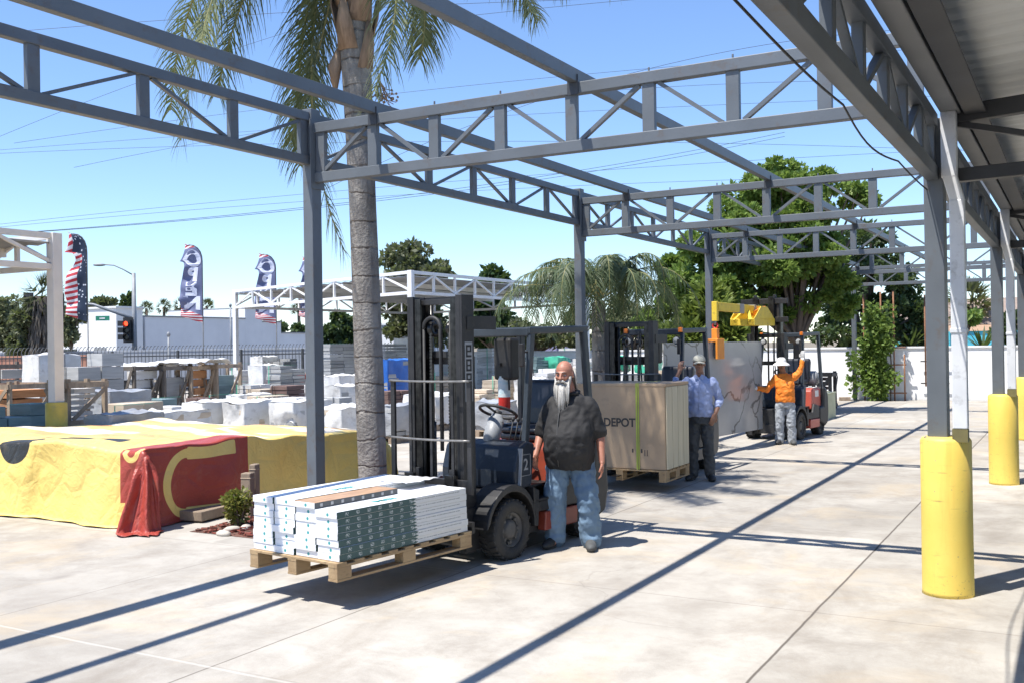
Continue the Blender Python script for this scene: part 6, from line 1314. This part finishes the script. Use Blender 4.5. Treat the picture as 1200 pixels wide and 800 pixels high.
for k in range(26):      # moustache and cheeks
    s = rg.choice((-1, 1)); mb.tube([Th(s*rg.uniform(.0, .02), -.108, -.040+rg.uniform(-.004, .004)), Th(s*.032, -.100, -.048), Th(s*(.05+rg.uniform(0, .012)), -.078, -.088)], [.008, .010, .005], 6)
    mb.tube([Th(s*.07, -.03+rg.uniform(-.02, .02), -.01), Th(s*.068, -.045, -.05), Th(s*.055, -.06, -.10)], [.008, .013, .012], 6)
mb.build('beard', white_hair, m1)
mb = MB()
for k in range(90):      # white hair at the sides and nape
    a = rg.uniform(.55, 2.59) if k % 3 else rg.choice((.45, 2.7)); x, y = .088*math.cos(a), .02+.105*math.sin(a); z = rg.uniform(.0, .062); mb.tube([Th(x*.95, y*.95, z), Th(x*1.08, y*1.05, z-.05), Th(x*1.08, y*1.04+.01, z-.12-rg.uniform(0, .05))], [.010, .014, .006], 6)
mb.build('hair', white_hair, m1)
mb = MB()
for s in (-1, 1): mb.tube([Th(s*.014, -.098, .030), Th(s*.033, -.093, .036), Th(s*.052, -.078, .028)], [.005, .007, .004], 6)
mb.build('eyebrows', dark_hair, m1)

# --- man in cap and light blue shirt --------------------------------------------------------
P2_ = G(822, 562); m2 = empty('person', (P2_.x, P2_.y, 0), rad(12), 'man in pale cap, light blue shirt and charcoal jeans, one hand on the middle forklift', 'person')
hc = Vector((.0, -.045, 1.645)); HR = RZ(rad(8), rad(4)); mb = MB(); head(mb, hc, HR)
limb(mb, [(0, .01, 1.42), (0, -.015, 1.56)], [.062, .054]); rings(mb, [(0, 0, .82, .145, .11), (0, 0, .95, .15, .11), (0, -.01, 1.12, .14, .105), (0, 0, 1.32, .16, .11), (0, .01, 1.42, .13, .08), (0, .01, 1.46, .065, .06)])
eR, wR = Vector((-.40, .12, 1.33)), Vector((-.31, .20, 1.545)); eL, wL = Vector((.275, .06, 1.12)), Vector((.215, -.075, .935))
limb(mb, [(-.18, .01, 1.38), eR, wR], [.05, .04, .027]); limb(mb, [(.18, .01, 1.38), eL, wL], [.05, .04, .027])
hand(mb, wR, (.15, .12, 1), (.3, .9, -.1), -1, .75); hand(mb, wL, (-.35, -.25, -.9), (-.5, .8, 0), 1, .3)
for s in (-1, 1): limb(mb, [(s*.085, 0, .88), (s*.10, -.02, .50), (s*.115, .03, .10)], [.075, .05, .038]); limb(mb, [(s*.115, .03, .07), (s*.13, -.11, .04)], [.034, .026])
fuse('body', mb, .0062, [sk2], m2, 3); eyes(m2, hc, HR)
blue_sh = cloth('light_blue_shirt', (.34, .40, .60), (.28, .335, .53), 6, .8)
mb = MB(); rings(mb, [(0, -.01, .90, .185, .145), (0, -.015, .95, .185, .15), (0, -.02, 1.08, .175, .14), (0, -.01, 1.25, .18, .135), (0, 0, 1.36, .185, .118), (0, .01, 1.43, .145, .092), (0, .01, 1.475, .078, .07)], 28)
limb(mb, [(-.17, .01, 1.385), (-.29, .06, 1.34), (-.395, .118, 1.335), (-.365, .155, 1.42)], [.075, .064, .058, .05]); limb(mb, [(.17, .01, 1.385), (.235, .04, 1.25), (.27, .058, 1.135), (.25, .01, 1.06)], [.075, .064, .057, .05])
s2 = fuse('shirt', mb, .009, blue_sh, m2, 3, .034, .10)
mb = MB()
for s in (-1, 1): mb.prism([(s*.008, 1.455), (s*.055, 1.425), (s*.075, 1.49), (s*.035, 1.50)], -.102, -.093, 0, 'xz')
mb.build('collar', blue_sh, s2, .003)
mb = MB(); mb.tube([(0.0, -.158, .93), (0, -.163, 1.1), (0, -.145, 1.28), (0, -.105, 1.43)], .004, 6); mb.build('placket_edge', pm('shirt_seam', (.25, .3, .47), (.22, .27, .42), 10, .8), s2)
char_j = pm('charcoal_denim', (.055, .06, .065), (.07, .075, .08), 4, .9, bs=.3, bscale=40)
mb = MB(); rings(mb, [(0, 0, .80, .165, .13), (0, -.005, .88, .17, .135), (0, -.01, .945, .165, .13)])
for s in (-1, 1): limb(mb, [(s*.085, 0, .84), (s*.095, -.01, .68), (s*.105, -.025, .48), (s*.115, .0, .28), (s*.12, .02, .09)], [.10, .095, .080, .075, .078])
fuse('jeans', mb, .009, char_j, m2, 3, .030, .075)
mb = MB(); rings(mb, [(0, -.01, .935, .172, .138), (0, -.01, .972, .171, .138)]); mb.build('belt', blk, m2)
shoe(m2, (-.125, .02, 0), rad(-14), .27, black_shoe, dark_sole); shoe(m2, (.13, .0, 0), rad(16), .27, black_shoe, dark_sole)
def cap(par, hc, HR, mat, s=1.):
    T = lambda x, y, z: Vector(hc)+HR @ Vector((x*s, y*s, z*s)); mb = MB(); vs = []; n = 24
    for i in range(9):
        th = math.pi/2*i/8
        for j in range(n): ph = 2*math.pi*j/n; vs.append(T(.088*math.cos(th)*math.cos(ph), .008+.106*math.cos(th)*math.sin(ph), .038+.095*math.sin(th)))
    mb.add(vs, [(i*n+j, i*n+(j+1) % n, (i+1)*n+(j+1) % n, (i+1)*n+j) for i in range(8) for j in range(n)], 0, True)
    c = mb.build('cap', mat, par); c.modifiers.new('s', 'SOLIDIFY').thickness = .004
    mb = MB(); mb.grid(lambda u, v: T((u-.5)*.16*(1-.25*v*v), -.085-v*.098*math.cos((u-.5)*2.2)+.02*(abs(u-.5)*2)**2, .044-.012*v-.028*(abs(u-.5)*2)**2), 14, 6); b_ = mb.build('brim', mat, c); b_.modifiers.new('s', 'SOLIDIFY').thickness = .004
    mb = MB(); mb.ell(T(0, .008, .134), (.008*s,)*3, 8); mb.build('button', mat, c)
cap(m2, hc, HR, cloth('beige_cap', (.40, .39, .33), (.33, .32, .27), 12), 1.03)
mb = MB()
for k in range(40): a = rg.uniform(.2, 2.95); mb.tube([hc+HR @ Vector((.080*math.cos(a), .015+.095*math.sin(a), .045)), hc+HR @ Vector((.080*math.cos(a), .013+.097*math.sin(a), -.02-.03*math.sin(a)))], [.007, .004], 5)
mb.build('hair', dark_hair, m2)

# --- man in orange long-sleeved shirt and white bucket hat -----------------------------------
P3_ = G(921, 520); m3 = empty('person', (P3_.x, P3_.y, 0), rad(10), 'man in orange long-sleeved shirt and white bucket hat holding the slab and the far forklift', 'person')
hc = Vector((-.055, -.05, 1.50)); HR = RZ(rad(10), rad(4)); mb = MB(); head(mb, hc, HR, .97)
limb(mb, [(-.02, .01, 1.30), (-.045, -.015, 1.42)], [.06, .054]); rings(mb, [(0, 0, .75, .14, .11), (0, 0, .88, .145, .11), (0, -.015, 1.05, .145, .115), (-.01, 0, 1.22, .155, .11), (-.02, .01, 1.30, .13, .08), (-.03, .01, 1.34, .065, .06)])
eR, wR = Vector((-.335, -.04, 1.03)), Vector((-.53, -.06, 1.065)); eL, wL = Vector((.285, .03, 1.38)), Vector((.33, .05, 1.60))
limb(mb, [(-.185, .01, 1.25), eR, wR], [.05, .04, .027]); limb(mb, [(.15, .01, 1.28), eL, wL], [.05, .04, .027])
hand(mb, wR, (-1, -.05, .1), (0, .6, .5), -1, .35); hand(mb, wL, (-.05, .05, 1), (.4, .9, 0), 1, .8)
for s in (-1, 1): limb(mb, [(s*.085, 0, .80), (s*.095, -.02, .46), (s*.105, .03, .09)], [.075, .05, .038]); limb(mb, [(s*.105, .03, .07), (s*.12, -.11, .04)], [.034, .026])
fuse('body', mb, .0062, [sk3], m3, 3); eyes(m3, hc, HR, .97)
or_sh = cloth('orange_jersey', (.85, .24, .02), (.74, .19, .015), 6, .7)
mb = MB(); rings(mb, [(0, -.01, .80, .175, .145), (0, -.015, .86, .178, .15), (0, -.02, 1.0, .175, .145), (-.005, -.01, 1.15, .18, .135), (-.01, 0, 1.24, .18, .115), (-.02, .01, 1.31, .14, .09), (-.03, .01, 1.345, .078, .07)], 28)
limb(mb, [(-.16, .01, 1.25), (-.27, -.02, 1.12), (-.335, -.04, 1.03), (-.50, -.057, 1.06)], [.073, .062, .056, .045]); limb(mb, [(.14, .01, 1.26), (.22, .02, 1.32), (.285, .03, 1.38), (.322, .047, 1.565)], [.073, .064, .056, .045])
s3 = fuse('shirt', mb, .009, or_sh, m3, 3, .030, .11)
mb = MB(); mb.box((.05, -.148, 1.17), (.028, .006, .028)); mb.build('shirt_print', blk, s3)
pale_j = pm('pale_grey_denim', (.30, .325, .36), (.34, .365, .395), 4, .9, bs=.3, bscale=40)
mb = MB(); rings(mb, [(0, 0, .70, .16, .13), (0, -.005, .78, .165, .138), (0, -.01, .84, .16, .135)])
for s in (-1, 1): limb(mb, [(s*.085, 0, .75), (s*.095, -.01, .60), (s*.105, -.025, .44), (s*.112, .0, .26), (s*.115, .02, .07)], [.10, .096, .084, .08, .085])
fuse('jeans', mb, .009, pale_j, m3, 3, .030, .075)
shoe(m3, (-.115, .02, 0), rad(-10), .26, black_shoe, dark_sole); shoe(m3, (.12, .0, 0), rad(14), .26, grey_shoe, dark_sole)
hat_m = cloth('white_hat_cloth', (.74, .73, .71), (.64, .63, .61), 12); mb = MB(); T = lambda x, y, z: hc+HR @ Vector((x, y, z)); vs = []; n = 28
pr = [(.001, .145), (.05, .140), (.076, .118), (.088, .075), (.093, .052), (.130, .026), (.160, .002)]
for r, z in pr:
    for j in range(n): ph = 2*math.pi*j/n; vs.append(T(r*math.cos(ph), .005+r*1.12*math.sin(ph), z+.006*math.sin(3*ph)*(r > .1)))
mb.add(vs, [(i*n+j, i*n+(j+1) % n, (i+1)*n+(j+1) % n, (i+1)*n+j) for i in range(len(pr)-1) for j in range(n)], 0, True); ht = mb.build('hat', hat_m, m3); ht.modifiers.new('s', 'SOLIDIFY').thickness = .004
mb = MB()
for w_, d_ in ((wR, Vector((-1, -.05, .1))), (wL, Vector((-.05, .05, 1)))): d_ = d_.normalized(); mb.tube([w_-d_*.03, w_+d_*.03], [.036, .033], 12)
mb.build('glove_cuff', hat_m, m3)
for w_, d_, n_, s_, c_ in ((wR, (-1, -.05, .1), (0, .6, .5), -1, .35), (wL, (-.05, .05, 1), (.4, .9, 0), 1, .8)): mb = MB(); hand(mb, w_, d_, n_, s_, c_, 1.14); fuse('glove', mb, .006, cloth('grey_work_glove', (.42, .42, .41), (.33, .33, .32), 14), m3, 2)
